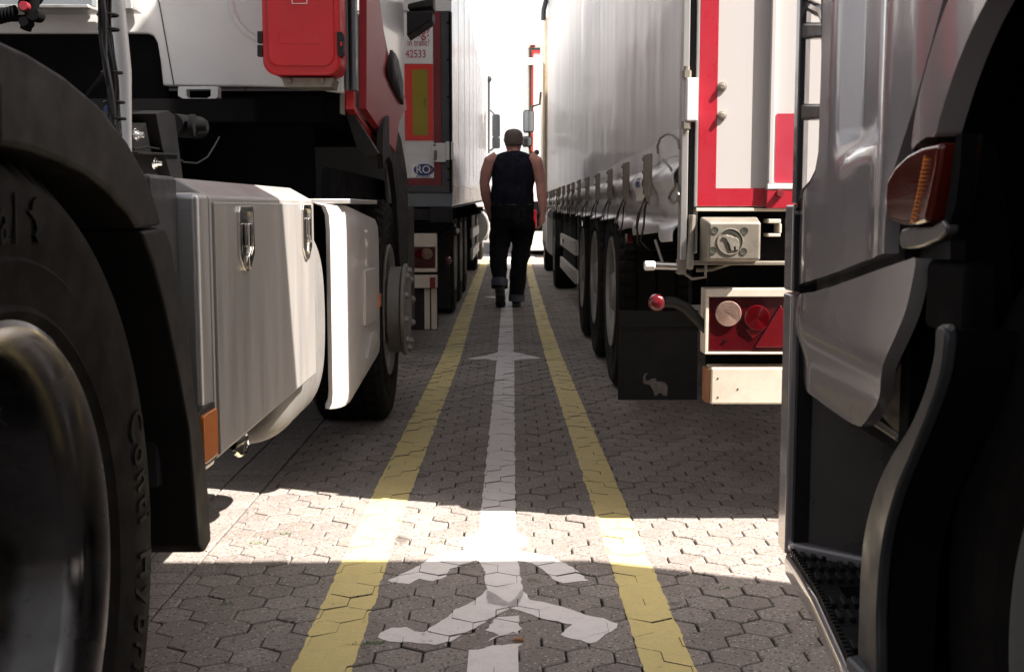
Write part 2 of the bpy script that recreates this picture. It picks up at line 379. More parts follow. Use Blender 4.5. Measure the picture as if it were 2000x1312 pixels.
def paint(name, col, wear, wcol):
    m = mat(name, col, 0.55, var=0.05, vs=3, dirt=wear, dcol=wcol, ds=26, bump=0.7, bs=110, spec=0.35, rvar=0.08)
    N = m.node_tree.nodes; L = m.node_tree.links; P = N['Principled BSDF']
    old = P.inputs['Base Color'].links[0].from_socket; tc = N.new('ShaderNodeTexCoord')
    n = N.new('ShaderNodeTexNoise'); n.inputs['Scale'].default_value = 38; n.inputs['Detail'].default_value = 9; n.inputs['Roughness'].default_value = 0.75; L.new(tc.outputs['Object'], n.inputs['Vector'])
    n2 = N.new('ShaderNodeTexNoise'); n2.inputs['Scale'].default_value = 3.5; n2.inputs['Detail'].default_value = 4; L.new(tc.outputs['Object'], n2.inputs['Vector'])
    ad = N.new('ShaderNodeMath'); ad.operation = 'MULTIPLY_ADD'; ad.inputs[1].default_value = 0.45; L.new(n2.outputs[0], ad.inputs[0]); L.new(n.outputs[0], ad.inputs[2])
    r = N.new('ShaderNodeMapRange'); r.clamp = True
    for i, v in enumerate((0.86, 0.92, 0.0, 0.75)): r.inputs[i + 1].default_value = v
    L.new(ad.outputs[0], r.inputs[0]); mi = N.new('ShaderNodeMix'); mi.data_type = 'RGBA'; L.new(r.outputs[0], mi.inputs[0]); L.new(old, mi.inputs[6]); mi.inputs[7].default_value = (0.20, 0.17, 0.145, 1)
    L.new(mi.outputs[2], P.inputs['Base Color'])
    return m
M['yellow'] = paint('yellow_road_paint', (0.66, 0.535, 0.225), 0.55, (0.50, 0.42, 0.24))
M['roadwhite'] = paint('white_road_paint', (0.74, 0.69, 0.68), 0.35, (0.46, 0.41, 0.39))

HW = 0.1055; HS = HW / math.sqrt(3); RP = HS * 1.5
BX = -0.86                                    # line where the hexagons stop and the square blocks start
def inset(poly, ds):
    n = len(poly); L = []
    for i in range(n):
        p = Vector(poly[i]); q = Vector(poly[(i + 1) % n]); t = (q - p).normalized(); nn = Vector((-t.y, t.x))
        L.append((p + nn * ds[i], t))
    out = []
    for i in range(n):
        p, t = L[i - 1]; q, u = L[i]; den = t.x * u.y - t.y * u.x
        if abs(den) < 1e-6: out.append((q.x, q.y)); continue
        a = ((q.x - p.x) * u.y - (q.y - p.y) * u.x) / den; w = p + t * a; out.append((w.x, w.y))
    return out
def clip_poly(sub, clip):
    """Sutherland-Hodgman, clip convex and counter-clockwise"""
    out = list(sub)
    for i in range(len(clip)):
        a = clip[i]; b = clip[(i + 1) % len(clip)]
        if not out: return []
        inp = out; out = []
        def side(p): return (b[0] - a[0]) * (p[1] - a[1]) - (b[1] - a[1]) * (p[0] - a[0])
        for j in range(len(inp)):
            p = inp[j - 1]; q = inp[j]; sp, sq = side(p), side(q)
            if (sp >= 0) != (sq >= 0):
                t = sp / (sp - sq); out.append((p[0] + (q[0] - p[0]) * t, p[1] + (q[1] - p[1]) * t))
            if sq >= 0: out.append(q)
    return out
stones = []                                   # (top polygon, height, tilt x, tilt y, centre)
def build_paving():
    V = []; Fc = []; T = []
    rng = random.Random(3)
    def stone(poly, gaps, h, tx, ty, tint, detail=True):
        c = (sum(p[0] for p in poly) / len(poly), sum(p[1] for p in poly) / len(poly))
        o = inset(poly, gaps); t = inset(poly, [g + (0.0026 if g > 0.0004 else 0.0010) for g in gaps]); b = len(V); n = len(poly)
        def z(p, d): return h - d + tx * (p[0] - c[0]) + ty * (p[1] - c[1])
        V.extend([(p[0], p[1], z(p, 0)) for p in t]); V.extend([(p[0], p[1], z(p, 0.0024)) for p in o]); V.extend([(p[0], p[1], z(p, 0.016)) for p in o])
        Fc.append([b + i for i in range(n)]); T.append(tint)
        for i in range(n):
            k = (i + 1) % n
            Fc.append([b + i, b + n + i, b + n + k, b + k]); Fc.append([b + n + i, b + 2 * n + i, b + 2 * n + k, b + n + k]); T.extend([tint, tint])
        # paint follows the stone's face and half of its rounded edge
        q_ = rng.random() < 0.35
        stones.append((inset(poly, [(0.0010 if q_ and g > .0012 else 0.0) for g in gaps]), h, tx, ty, c))
    rows = int(26 / RP)
    for j in range(-4, rows):
        y = 1.0 + j * RP; off = HW / 2 if j % 2 else 0
        half = 4.2 if y < 12 else 3.4
        nx = int(half * 2 / HW)
        for i in range(nx):
            x = -half + i * HW + off
            if y > 9 and not (-1.6 < x < 1.6) : continue
            if x < BX - 0.45 and y > 6: continue
            if x < BX + HW * 0.4 and x > BX - 0.36: continue
            # two hexagons make one stone: odd rows joined to the even row below them
            pj = j // 2; prng = random.Random(i * 7919 + pj * 104729 + (1 if x < BX else 0))
            h = prng.uniform(-0.0020, 0.0020); tx = prng.uniform(-0.018, 0.018); ty = prng.uniform(-0.018, 0.018); tint = prng.random()
            poly = [(x + HS * math.cos(R(90 + 60 * k)), y + HS * math.sin(R(90 + 60 * k))) for k in range(6)]
            g = [prng.choice((0.0014, 0.0020, 0.0026, 0.0036)) * prng.uniform(.7, 1.2) for _ in range(6)]
            # edges: 0 upper-left, 1 left, 2 lower-left, 3 lower-right, 4 right, 5 upper-right
            if j % 2 == 0: g[5] = 0.0002
            else: g[2] = 0.0002
            stone(poly, g, h, tx, ty, tint)
    # the last hexagons are cut by the straight channel of square blocks
    for j in range(-4, rows):
        y = 1.0 + j * RP
        if y > 14: break
        off = HW / 2 if j % 2 else 0
        x = None
        for i in range(200):
            xx = -4.2 + i * HW + off if y < 12 else -3.4 + i * HW + off
            if xx >= BX + HW * 0.4: x = xx; break
        x -= HW
        poly = [(x + HS * math.cos(R(90 + 60 * k)), y + HS * math.sin(R(90 + 60 * k))) for k in range(6)]
        cut = clip_poly([(BX, y - 1), (BX + 1, y - 1), (BX + 1, y + 1), (BX, y + 1)], poly)
        if len(cut) >= 3:
            xs = [p[0] for p in cut]
            if max(xs) - min(xs) > 0.012:
                ar = sum(cut[i - 1][0] * cut[i][1] - cut[i][0] * cut[i - 1][1] for i in range(len(cut)))
                if ar < 0: cut.reverse()
                stone(cut, [0.002] * len(cut), rng.uniform(-0.001, 0.001), 0, 0, rng.random())
    y = 0.6
    while y < 16:
        l = 0.098
        for x0, x1 in ((BX - 0.15, BX - 0.003), (BX - 0.302, BX - 0.152)):
            stone([(x0, y), (x1, y), (x1, y + l), (x0, y + l)], [0.002] * 4, rng.uniform(-0.001, 0.0015) - 0.001, rng.uniform(-.01, .01), rng.uniform(-.01, .01), rng.random() * 0.6 + 0.4)
        y += l + 0.001
    me = bpy.data.meshes.new('paving'); me.from_pydata(V, [], Fc); me.materials.append(M['paver'])
    a = me.attributes.new('tint', 'FLOAT', 'FACE'); a.data.foreach_set('value', T)
    o = bpy.data.objects.new('paving', me); link(o); o['kind'] = 'structure'
build_paving()
g = MB().box(-60, 60, -20, 400, -0.3, -0.0085).build('ground', M['sand']); g['kind'] = 'structure'
# beyond the modelled stones the same paving goes on as a plain sheet
M['farpave'] = mat('far_paving', (0.17, 0.15, 0.135), 0.8, var=0.15, vs=3, dirt=0.3, dcol=(0.09, 0.08, 0.07))
far = MB()
far.box(-60, 60, 26.6, 400, -0.05, -0.001); far.box(-60, -4.25, -20, 26.6, -0.05, -0.001); far.box(4.25, 60, -20, 26.6, -0.05, -0.001)
far.box(1.62, 4.25, 9.05, 26.6, -0.05, -0.002); far.box(-4.25, -1.62, 9.05, 26.6, -0.05, -0.002); far.box(-4.25, 4.25, -20, 0.62, -0.05, -0.001)
far.box(-4.25, BX - 0.46, 6.05, 9.05, -0.05, -0.002)
o = far.build('paving_beyond', M['farpave']); o['kind'] = 'structure'

# ------------------------------------------------------------------ painted markings: real paint lying on the stones
def marking(name, polys, mt, label, group=None, lift=0.0007, ymin=0.0, ymax=99):
    V = []; Fc = []
    for poly in polys:
        ar = sum(poly[i - 1][0] * poly[i][1] - poly[i][0] * poly[i - 1][1] for i in range(len(poly)))
        x0 = min(p[0] for p in poly); x1 = max(p[0] for p in poly); y0 = min(p[1] for p in poly); y1 = max(p[1] for p in poly)
        for top, h, tx, ty, c in stones:
            if c[0] < x0 - 0.08 or c[0] > x1 + 0.08 or c[1] < y0 - 0.08 or c[1] > y1 + 0.08: continue
            q = clip_poly(poly, top)
            if len(q) < 3: continue
            b = len(V)
            V.extend([(p[0], p[1], h + lift + tx * (p[0] - c[0]) + ty * (p[1] - c[1])) for p in q]); Fc.append(list(range(b, b + len(q))))
    me = bpy.data.meshes.new(name); me.from_pydata(V, [], Fc); me.materials.append(mt)
    bm = bmesh.new(); bm.from_mesh(me); bmesh.ops.remove_doubles(bm, verts=bm.verts, dist=1e-6)
    bmesh.ops.triangulate(bm, faces=bm.faces, ngon_method='EAR_CLIP')
    for f in bm.faces:
        if f.normal.z < 0: f.normal_flip()
    bm.to_mesh(me); bm.free()
    o = bpy.data.objects.new(name, me); link(o); tag(o, label, 'road marking', group); return o
rg = random.Random(11)
def jag(y, s, amp=0.006):
    return amp * (noise.noise(Vector((y * 9, s, 0))) * 1.2 + noise.noise(Vector((y * 45, s, 3))) * 0.9)
def strip_polys(cfun, wfun, y0, y1, seed, step=0.5, amp=0.006):
    """a painted line as short ragged pieces (each piece clipped stone by stone)"""
    out = []; y = y0
    while y < y1 - 1e-6:
        e = min(y + step, y1); L = []; Rr = []; n = max(2, int((e - y) / 0.02)) if y < 9 else 4
        for k in range(n + 1):
            t = y + (e - y) * k / n; L.append((cfun(t) - wfun(t) / 2 + jag(t, seed, amp), t)); Rr.append((cfun(t) + wfun(t) / 2 + jag(t, seed + 9, amp), t))
        out.append(L + Rr[::-1]); y = e
    return out
def lerp_tab(tab):
    def f(y):
        if y <= tab[0][0]: return tab[0][1]
        for (a, va), (b, vb) in zip(tab, tab[1:]):
            if y <= b: return va + (vb - va) * (y - a) / (b - a)
        return tab[-1][1]
    return f
def gx(px, py): p = onz(px, py); return (p.y, p.x)
def gw(l, r, py): return (onz(l, py).y, onz(r, py).x - onz(l, py).x)
YL = lerp_tab([(1.2, -0.392), gx(628, 1312), gx(758, 980), gx(881.5, 697), gx(906, 624), gx(926, 565), gx(946.6, 512)])
YR = lerp_tab([(1.2, 0.335), gx(1310, 1312), gx(1187, 980), gx(1081.5, 697), gx(1058.8, 624), gx(1043.7, 565), gx(1031.5, 516)])
WL = lerp_tab([(1.2, -0.035), gx(963, 1312), gx(974, 980), gx(987.6, 697), gx(992.4, 502)])
marking('yellow_line', strip_polys(YL, lambda y: 0.128, 1.3, 24.5, 1), M['yellow'], 'long yellow painted walkway edge line on the left of the white centre line')
marking('yellow_line', strip_polys(YR, lambda y: 0.112, 1.3, 24.5, 5), M['yellow'], 'long yellow painted walkway edge line on the right, nearest the three-axle curtain trailer')
yb = onz(960, 1040).y
wl = strip_polys(WL, lambda y: 0.112, yb + 0.01, 26, 21, amp=0.004)
marking('white_line', wl, M['roadwhite'], 'white centre line running up the walkway from the painted figure past the walking man')
wt = onz(960, 1268).y
marking('white_line', [[(onz(915, 1274).x, wt), (onz(1012, 1268).x, wt + 0.01), (onz(1014, 1312).x, 1.3), (onz(908, 1400).x, 1.3)]], M['roadwhite'], 'short white stub of line at the bottom edge, below the painted figure', lift=0.0009)
def G(pts): return [(onz(a, b).x, onz(a, b).y) for a, b in pts]
def rough(pts, seed, amp=0.006, sub=0.018):
    out = []; n = len(pts)
    for i in range(n):
        p = Vector(pts[i]); q = Vector(pts[(i + 1) % n]); L = (q - p).length; k = max(1, int(L / sub)); nn = Vector((-(q - p).y, (q - p).x)).normalized()
        for j in range(k):
            w = p + (q - p) * j / k
            w = w + nn * (noise.noise(Vector((w.x * 40, w.y * 40, seed))) * amp + noise.noise(Vector((w.x * 110, w.y * 110, seed + 4))) * amp * 0.5)
            out.append((w.x, w.y))
    return out
head = G([(945, 1040), (1005, 1036), (1032, 1052), (1030, 1064), (1008, 1072), (960, 1074), (915, 1074), (898, 1066), (903, 1052)])
torso = G([(912, 1070), (1008, 1070), (1014, 1110), (1022, 1160), (1012, 1180), (1000, 1186), (985, 1184), (950, 1180), (950, 1150), (945, 1110), (925, 1090)])
arml = G([(912, 1071), (955, 1076), (940, 1092), (915, 1100), (880, 1112), (870, 1126), (845, 1135), (820, 1130), (800, 1139), (766, 1139), (758, 1135), (790, 1120), (820, 1104), (850, 1086), (885, 1080)])
armr = G([(1005, 1072), (1040, 1082), (1080, 1088), (1118, 1108), (1150, 1133), (1100, 1138), (1080, 1130), (1060, 1112), (1040, 1100), (1010, 1096)])
legl = G([(950, 1150), (1000, 1184), (975, 1198), (955, 1210), (920, 1230), (880, 1252), (850, 1260), (800, 1256), (760, 1252), (738, 1245), (742, 1236), (765, 1226), (795, 1224), (810, 1232), (828, 1234), (860, 1215), (890, 1190), (920, 1175), (938, 1165)])
legr = G([(1018, 1150), (1035, 1170), (1085, 1182), (1145, 1202), (1180, 1208), (1205, 1218), (1207, 1226), (1190, 1234), (1165, 1254), (1150, 1256), (1100, 1244), (1095, 1240), (1118, 1220), (1060, 1208), (1010, 1190), (985, 1184), (1005, 1170)])
ghost = [G([(970, 1205), (1012, 1202), (1016, 1238), (1000, 1232), (985, 1240), (945, 1252), (975, 1240), (950, 1230)]), G([(950, 1262), (1012, 1256), (1013, 1268), (940, 1272)])]
marking('pedestrian_symbol', [rough(p, i) for i, p in enumerate([head, torso, arml, armr, legl, legr])] + [rough(p, 30, 0.012) for p in ghost], M['roadwhite'],
        'white painted walking figure with spread arms and legs on the paving in the foreground', lift=0.0012)
marking('arrow_marking', [rough(G([(913, 700), (950, 694), (974, 687), (1002, 687), (1030, 693), (1056, 698), (1050, 700), (1020, 701), (1002, 704), (970, 704), (950, 701), (925, 702)]), 3)], M['roadwhite'],
        'nearer white arrow head crossing the centre line, between the two yellow lines', lift=0.0012)
marking('arrow_marking', [rough(G([(943, 580), (965, 578.5), (985, 577), (998, 577), (1015, 579), (1030, 581), (1015, 582.5), (998, 583), (965, 582.5)]), 4)], M['roadwhite'],
        'farther white arrow head on the centre line, around the shoes of the walking man', lift=0.0012)
marking('cross_strip', [[(-0.62, onz(990, 504).y), (0.5, onz(990, 504).y), (0.5, onz(990, 497).y), (-0.62, onz(990, 497).y)]], M['roadwhite'],  # plain white strip laid across the stones
        'white strip across the far end of the walkway beyond the walking man', lift=0.0016)
# small things on the stones
p = onz(1015, 1252); b = MB().tube([p + Vector((-0.012, 0.002, 0.005)), p + Vector((0.010, -0.003, 0.005))], 0.0038, 10).build('cigarette_butt', M['butt'])
tag(b, 'orange cigarette butt lying just below the legs of the painted figure', 'cigarette butt')
wd = MB()
for (a, c, s) in ((505, 1061, 5), (553, 1042, 5), (858, 1060, 4), (728, 1257, 7), (700, 1258, 4), (1415, 1150, 6), (1107, 695, 3), (940, 960, 4), (1110, 950, 4), (1085, 910, 3), (440, 1180, 3)):
    p = onz(a, c)
    for k in range(s * 3):
        an = random.uniform(0, 6.28); l = random.uniform(0.006, 0.014); w = 0.0022
        q = p + Vector((random.uniform(-.02, .02), random.uniform(-.008, .008), -0.002)); d = Vector((math.cos(an), math.sin(an), 0.6)) * l; sd_ = Vector((-math.sin(an), math.cos(an), 0)) * w
        wd.add([q, q + d * 0.5 + sd_, q + d, q + d * 0.5 - sd_], [(0, 1, 2, 3)])
o = wd.build('weeds', M['leaf']); o['kind'] = 'stuff'; o['label'] = 'tiny green weeds growing in the joints of the paving'; o['category'] = 'weeds'
# ================================================================== left foreground: tractor unit seen from its rear wheel
T = thing('tractor_unit', 'red and white tractor unit at left foreground with bare aluminium locker and red extinguisher box', 'truck', (-1.8, 3.4, 0))
XL = -0.56
RC = (XL, 1.345, 0.505)
tw = tyre_mb(RC, 0.54, 0.30, 1, blocks=64).build('wheel', M['rubber'], T, ang=28)
rim_mb((XL, 1.325, 0.525), 1, 0.20, 10, flange=0.325, hub=0.10, out=-0.06).build('rim', M['polished'], tw, ang=40)
tyre_mb((XL - 0.34, 1.345, 0.505), 0.53, 0.30, 1, blocks=30).build('wheel', M['rubber'], T, ang=28)
for dz in (-1.6, -1.94):
    tyre_mb((XL + dz - 0.05, 1.345, 0.505), 0.53, 0.30, 1, blocks=30).build('wheel', M['rubber'], T, ang=28)
def arc_text(body, r, a0, size, X, parent, name, mt, spread=1.0):
    """letters round the tyre wall, tops outward, reading clockwise as seen from the lane; a0 in degrees from straight ahead"""
    a = a0
    mb = None; joined = []
    for ch in body:
        if ch == ' ': a -= math.degrees(size * 0.42 / r); continue
        w = {'i': .28, 't': .36, 'l': .26, 'r': .40, 'n': .58, 'o': .58, 'C': .70, 'H': .72, 'y': .55, 'b': .60, 'd': .60, 'e': .56, 'a': .54}.get(ch, .55) * size * spread * 0.82
        am = a - math.degrees(w / 2 / r)
        cy = RC[1] + r * math.cos(R(am)); cz = RC[2] + r * math.sin(R(am))
        cu = bpy.data.curves.new('t', 'FONT'); cu.body = ch; cu.size = size; cu.extrude = 0.0007; cu.align_x = 'CENTER'; cu.align_y = 'CENTER'; cu.offset = 0.0008
        t = bpy.data.objects.new('t', cu); C.collection.objects.link(t); bpy.context.view_layer.update()
        me = bpy.data.meshes.new_from_object(t.evaluated_get(bpy.context.evaluated_depsgraph_get())); bpy.data.objects.remove(t)
        # letter frame: x' along reading direction, y' outward, facing +X
        out = Vector((0, math.cos(R(am)), math.sin(R(am)))); rd = Vector((0, math.sin(R(am)), -math.cos(R(am)))) * 0.76
        Mx = Matrix((( 0, 0, 1, X), (rd.y, out.y, 0, cy), (rd.z, out.z, 0, cz), (0, 0, 0, 1)))
        me.transform(Mx); joined.append(me); a -= math.degrees((w + size * 0.06) / r)
    bm = bmesh.new()
    for me in joined: bm.from_mesh(me)
    o0 = ORG[parent.name]
    bm.transform(Matrix.Translation(-o0)); me = bpy.data.meshes.new(name); bm.to_mesh(me); bm.free(); me.materials.clear(); me.materials.append(mt)
    me.polygons.foreach_set('material_index', [0] * len(me.polygons))
    o = bpy.data.objects.new(name, me); link(o, parent); return a
aw = arc_text('Conti ', 0.460, 22, 0.080, XL + 0.0005, tw, 'tyre_lettering', M['rubber_mark'])
arc_text('Hybrid', 0.460, aw, 0.080, XL + 0.0005, tw, 'tyre_lettering', M['rubber_mark'])
arc_text('Continental', 0.460, 138, 0.084, XL + 0.0005, tw, 'tyre_lettering', M['rubber_mark'])
hz = yz([(62, 392), (70, 385), (72, 395), (68, 404), (78, 412), (84, 430), (80, 450), (72, 462), (80, 470), (72, 474), (66, 460), (70, 448), (66, 430), (58, 420), (52, 412), (60, 410)], XL)
MB().prism(hz, 'x', XL - 0.002, XL + 0.002).build('tyre_emblem', M['rubber_mark'], tw)
# mudguard over the wheel and its rear flap
def ring_pts(r0, r1, a0, a1, n=24):
    o = [(RC[1] + r1 * math.cos(R(a0 + (a1 - a0) * k / n)), RC[2] + r1 * math.sin(R(a0 + (a1 - a0) * k / n))) for k in range(n + 1)]
    i = [(RC[1] + r0 * math.cos(R(a0 + (a1 - a0) * k / n)), RC[2] + r0 * math.sin(R(a0 + (a1 - a0) * k / n))) for k in range(n + 1)]
    return o, i
XF = XL + 0.012
o_, i_ = ring_pts(0.60, 0.68, 178, 93)
outer = yz([(0, 78), (60, 106), (130, 150), (195, 205), (250, 275), (288, 345), (305, 395), (318, 440)], XF)
inner = yz([(272, 447), (255, 420), (215, 375), (175, 343), (120, 316), (60, 294), (0, 284)], XF)
MB().prism(o_ + outer + inner + i_[::-1], 'x', XF - 0.62, XF).build('mudguard', M['fender'], T, bevel=0.008, seg=3)
fl_o = yz([(319, 444), (326, 456), (334, 480), (340, 520), (352, 570), (368, 660), (378, 760), (392, 830), (402, 920), (408, 1000), (411, 1055), (400, 1076), (394, 1078)], XF)
fl_i = yz([(386, 1064), (378, 960), (368, 840), (350, 740), (325, 620), (300, 520), (275, 452)], XF)
MB().prism(fl_o + fl_i, 'x', XF - 0.62, XF + 0.002).build('mud_flap', M['fender'], T, bevel=0.006, seg=3)
# chassis and machinery
c = MB(); c.box(-1.35, -1.43, 0.2, 6.2, 0.62, 0.90); c.box(-2.17, -2.25, 0.2, 6.2, 0.62, 0.90)
for y in (0.9, 2.4, 3.6): c.box(-2.17, -1.43, y, y + 0.1, 0.66, 0.86)
c.tube([(-0.95, 1.345, .505), (-2.6, 1.345, .505)], 0.11, 16); c.tube([(-1.8, 1.1, .505), (-1.8, 1.6, .505)], 0.24, 18)
c.box(-2.6, -0.98, 4.5, 6.2, 0.75, 1.02); c.box(-2.4, -1.25, 4.48, 4.5, 1.0, 1.7)
c.box(-2.9, -1.0, 2.2, 3.2, 0.55, 0.90)
c.build('chassis', M['deep'], T, bevel=0.01)
MB().prism(circ(0.8, 0, 0), 'x', 0, 0) if False else None
fw = MB(); fw.box(-2.4, -1.35, 1.0, 2.0, 0.93, 1.0); fw.prism(circ(-1.8, 1.4, 0.45, 32), 'z', 1.0, 1.04)
fw.build('fifth_wheel', M['deep'], T, bevel=0.008)
# dark battery box just behind the aluminium locker
d = MB(); d.box(-1.1, -0.60, 2.03, 2.19, 0.50, 1.035); d.build('battery_box', M['greyframe'], T, bevel=0.008)
# aluminium locker: near end, lid bevel, door
y0 = onx(413, 500, XL).y; y1 = onx(611, 500, XL).y; zt = 1.012; zb = 0.50
lk = MB(); lk.prism([(XL, zb), (XL, zt - 0.012), (XL - 0.06, zt + 0.022), (XL - 0.5, zt + 0.03), (XL - 0.5, zb)], 'y', y0, y1)
lk.build('storage_locker', M['alubox'], T, bevel=0.006, seg=3)
lo = bpy.data.objects['storage_locker']
MB().prism([(XL - 0.004, y0 - 0.075), (XL - 0.5, y0 - 0.075), (XL - 0.5, y0 + 0.0), (XL - 0.001, y0 + 0.0)], 'z', zb - 0.01, zt - 0.006).build('end_panel', M['alu'], lo, bevel=0.012, seg=3)
MB().box(XL - 0.002, XL + 0.006, y0 + 0.012, y1 - 0.012, zb + 0.008, zt - 0.022).build('locker_door', M['alubox'], lo, bevel=0.003)
for cx, cy0, cy1, hw in ((471, 403, 532, 0.070), (592, 400, 509, 0.068)):
    p = onx(cx, cy0, XL); q = onx(cx, cy1, XL); X = XL + 0.006
    def plate(hw, zt_, zb_, k=0.0): return [(p.y - hw, zt_ - 0.012), (p.y - hw + 0.01, zt_), (p.y + hw - 0.01, zt_), (p.y + hw, zt_ - 0.012), (p.y + hw, zb_ + 0.035), (p.y + hw * .4, zb_ + 0.006), (p.y, zb_), (p.y - hw * .4, zb_ + 0.006), (p.y - hw, zb_ + 0.035)]
    zt_, zb_ = p.z, q.z
    ll = MB(); outp = plate(hw, zt_, zb_); inp = plate(hw - 0.011, zt_ - 0.012, zb_ + 0.016)
    n = len(outp); vs = [(X, a, b) for a, b in outp] + [(X + 0.006, a, b) for a, b in outp] + [(X + 0.006, a, b) for a, b in inp] + [(X + 0.0005, a, b) for a, b in inp]
    ll.add(vs, [(i, (i + 1) % n, n + (i + 1) % n, n + i) for i in range(n)] + [(n + i, n + (i + 1) % n, 2 * n + (i + 1) % n, 2 * n + i) for i in range(n)] + [(2 * n + i, 2 * n + (i + 1) % n, 3 * n + (i + 1) % n, 3 * n + i) for i in range(n)] + [list(range(3 * n, 4 * n))])
    lt = ll.build('latch', M['chrome'], lo, bevel=0.0015)
    MB().box(X + .002, X + 0.012, p.y - 0.011, p.y + 0.011, zt_ - 0.085, zt_ - 0.035).box(X + .002, X + 0.009, p.y - 0.006, p.y + 0.006, zt_ - 0.112, zt_ - 0.082).prism([(p.y - .014, zt_ - .104), (p.y, zt_ - .094), (p.y + .014, zt_ - .104), (p.y + 0.010, zt_ - .125), (p.y, zt_ - .132), (p.y - .010, zt_ - .125)], 'x', X + .003, X + .012).build('latch_hook', M['chrome'], lt, bevel=0.003)
# amber marker at its lower near corner, hook below
a0 = onx(402, 812, XL + .012); a1 = onx(430, 886, XL + .012)
lm = MB().prism(rrect(a0.y - .004, a1.y, a1.z, a0.z, 0.008), 'x', XL - 0.004, XL + 0.010); lm.build('marker_lamp', M['amber'], T, bevel=0.003)
MB().prism(rrect(a0.y - .018, a1.y + .006, a1.z - .008, a0.z + .01, 0.008), 'x', XL - 0.012, XL + 0.003).build('lamp_base', M['black'], T)
hk = MB(); p = onx(478, 846, -0.66)
hk.tube([p, onx(482, 868, -.66), onx(478, 884, -.66), onx(466, 889, -.66), onx(458, 882, -.66)], 0.006, 8); hk.tube([onx(455, 870, -.66), onx(478, 856, -.66)], 0.010, 8)
hk.build('cable_hook', M['chrome'], T)
# rounded plastic tank behind the locker
tk = MB(); prof = []
for k in range(28):
    a = 2 * math.pi * k / 28; ca, sa = math.cos(a), math.sin(a); e = 0.40
    prof.append((-0.935 + 0.345 * math.copysign(abs(ca) ** e, ca), 0.63 + 0.335 * math.copysign(abs(sa) ** (0.60), sa)))
ys = [3.30, 3.315, 3.35, 3.40, 3.50, 3.52, 3.55, 3.58, 3.68, 3.71, 3.74, 3.86, 3.91, 3.93]
sc = [0.80, 0.90, 0.97, 1.0, 1.0, 1.0, 0.955, 1.0, 1.0, 0.955, 1.0, 1.0, 0.96, 0.88]
vs = []
for y, s in zip(ys, sc):
    for (x, z) in prof: vs.append((-0.935 + (x + 0.935) * s, y, 0.63 + (z - 0.63) * s))
n = len(prof); fs = [(i * n + k, i * n + (k + 1) % n, (i + 1) * n + (k + 1) % n, (i + 1) * n + k) for i in range(len(ys) - 1) for k in range(n)]
fs += [list(range(n)), [(len(ys) - 1) * n + k for k in range(n)]]
tk.add(vs, fs); tko = tk.build('fuel_tank', M['tank'], T, ang=60)
tko.modifiers.new('sub', 'SUBSURF').levels = 1; tko.modifiers['sub'].render_levels = 2
MB().tube([(-0.62, 3.50, 0.955), (-0.62, 3.50, 0.99)], 0.05, 20).build('filler_cap', M['black'], T, bevel=0.004)
# pale side fairing in front of the wheel (curved near face, flat side with pressed ribs)
fz0, fz1 = 0.325, 0.985
def fair_x(t): return t
prof = [(-0.605, 3.985), (-0.590, 3.975), (-0.573, 3.985), (-0.556, 4.01), (-0.546, 4.05), (-0.541, 4.12), (-0.546, 5.04), (-0.56, 5.10), (-0.60, 5.12), (-0.62, 5.10), (-0.62, 4.15), (-0.62, 4.08)]
fr = MB(); zs = [0.31, 0.33, 0.36, 0.90, 0.955, 0.985, 0.995]; ins = [0.012, 0.003, 0, 0, 0.003, 0.014, 0.05]
vs = []
for z, q in zip(zs, ins):
    for (x, y) in prof:
        zz = z + (max(0, y - 4.25) * 0.06 if z < 0.5 else -max(0, y - 4.25) * 0.07); vs.append((x - q, y, zz))
n = len(prof); fs = [(i * n + k, i * n + (k + 1) % n, (i + 1) * n + (k + 1) % n, (i + 1) * n + k) for i in range(len(zs) - 1) for k in range(n)] + [list(range(n)), [(len(zs) - 1) * n + k for k in range(n)]]
fr.add(vs, fs); fo = fr.build('side_fairing', M['fair'], T, ang=50)
rb = MB(); XQ = -0.546
rb.prism(yz([(708, 528), (729, 522), (729, 628), (708, 636)], XQ), 'x', XQ - 0.02, XQ + 0.012)
rb.prism(yz([(712, 700), (722, 650), (729, 645), (733, 652), (733, 668)], XQ), 'x', XQ - 0.02, XQ + 0.012)
rb.build('pressed_rib', M['fair'], fo, bevel=0.004, seg=3)
p = onx(741, 586, -0.546); MB().prism(rrect(p.y - .035, p.y + .035, p.z - .028, p.z + .028, .006), 'x', -0.56, -0.541).build('reflector', M['amber'], T, bevel=0.002)
for (a, b) in ((741, 470), (742, 655)):
    p = onx(a, b, -0.546); MB().tube([p, p + Vector((0.004, 0, 0))], 0.014, 12).build('fixing_screw', M['black'], T)
cp = MB(); cp.prism([onz(*q, 0.985)[:2] for q in ()] or [(-0.62, 3.98), (-0.53, 4.02), (-0.535, 4.9), (-0.80, 4.9), (-0.84, 3.98)], 'z', 0.992, 1.008)
cp.build('tread_plate', M['alu'], T, bevel=0.003)
# front wheel arch liner, front axle, front wheel with its bolted hub ring
al = MB(); al.prism([(-0.60, 5.13), (-0.60, 5.16), (-1.35, 5.16), (-1.35, 5.13)], 'z', 0.3, 1.02)
al.prism(yz([(650, 326), (755, 352), (757, 400), (744, 440), (742, 700), (735, 700), (735, 430), (650, 425)], -0.62), 'x', -0.66, -0.63)
al.build('arch_liner', M['deep'], T, bevel=0.006)
FC = (-0.555, 5.62, 0.505)
w = tyre_mb(FC, 0.515, 0.33, 1, 48).build('wheel', M['rubber'], T, ang=28)
rim_mb(FC, 1, 0.05, 0, flange=0.30, hub=0.1, out=0.03).build('rim', M['steel'], w)
hb = MB(); hb.lathe([(0.0001, 0.085), (0.155, 0.085), (0.170, 0.080), (0.205, 0.080), (0.214, 0.076), (0.214, 0.062), (0.20, 0.055), (0.20, 0.0), (0.12, -0.03)], FC, 'x', 72)
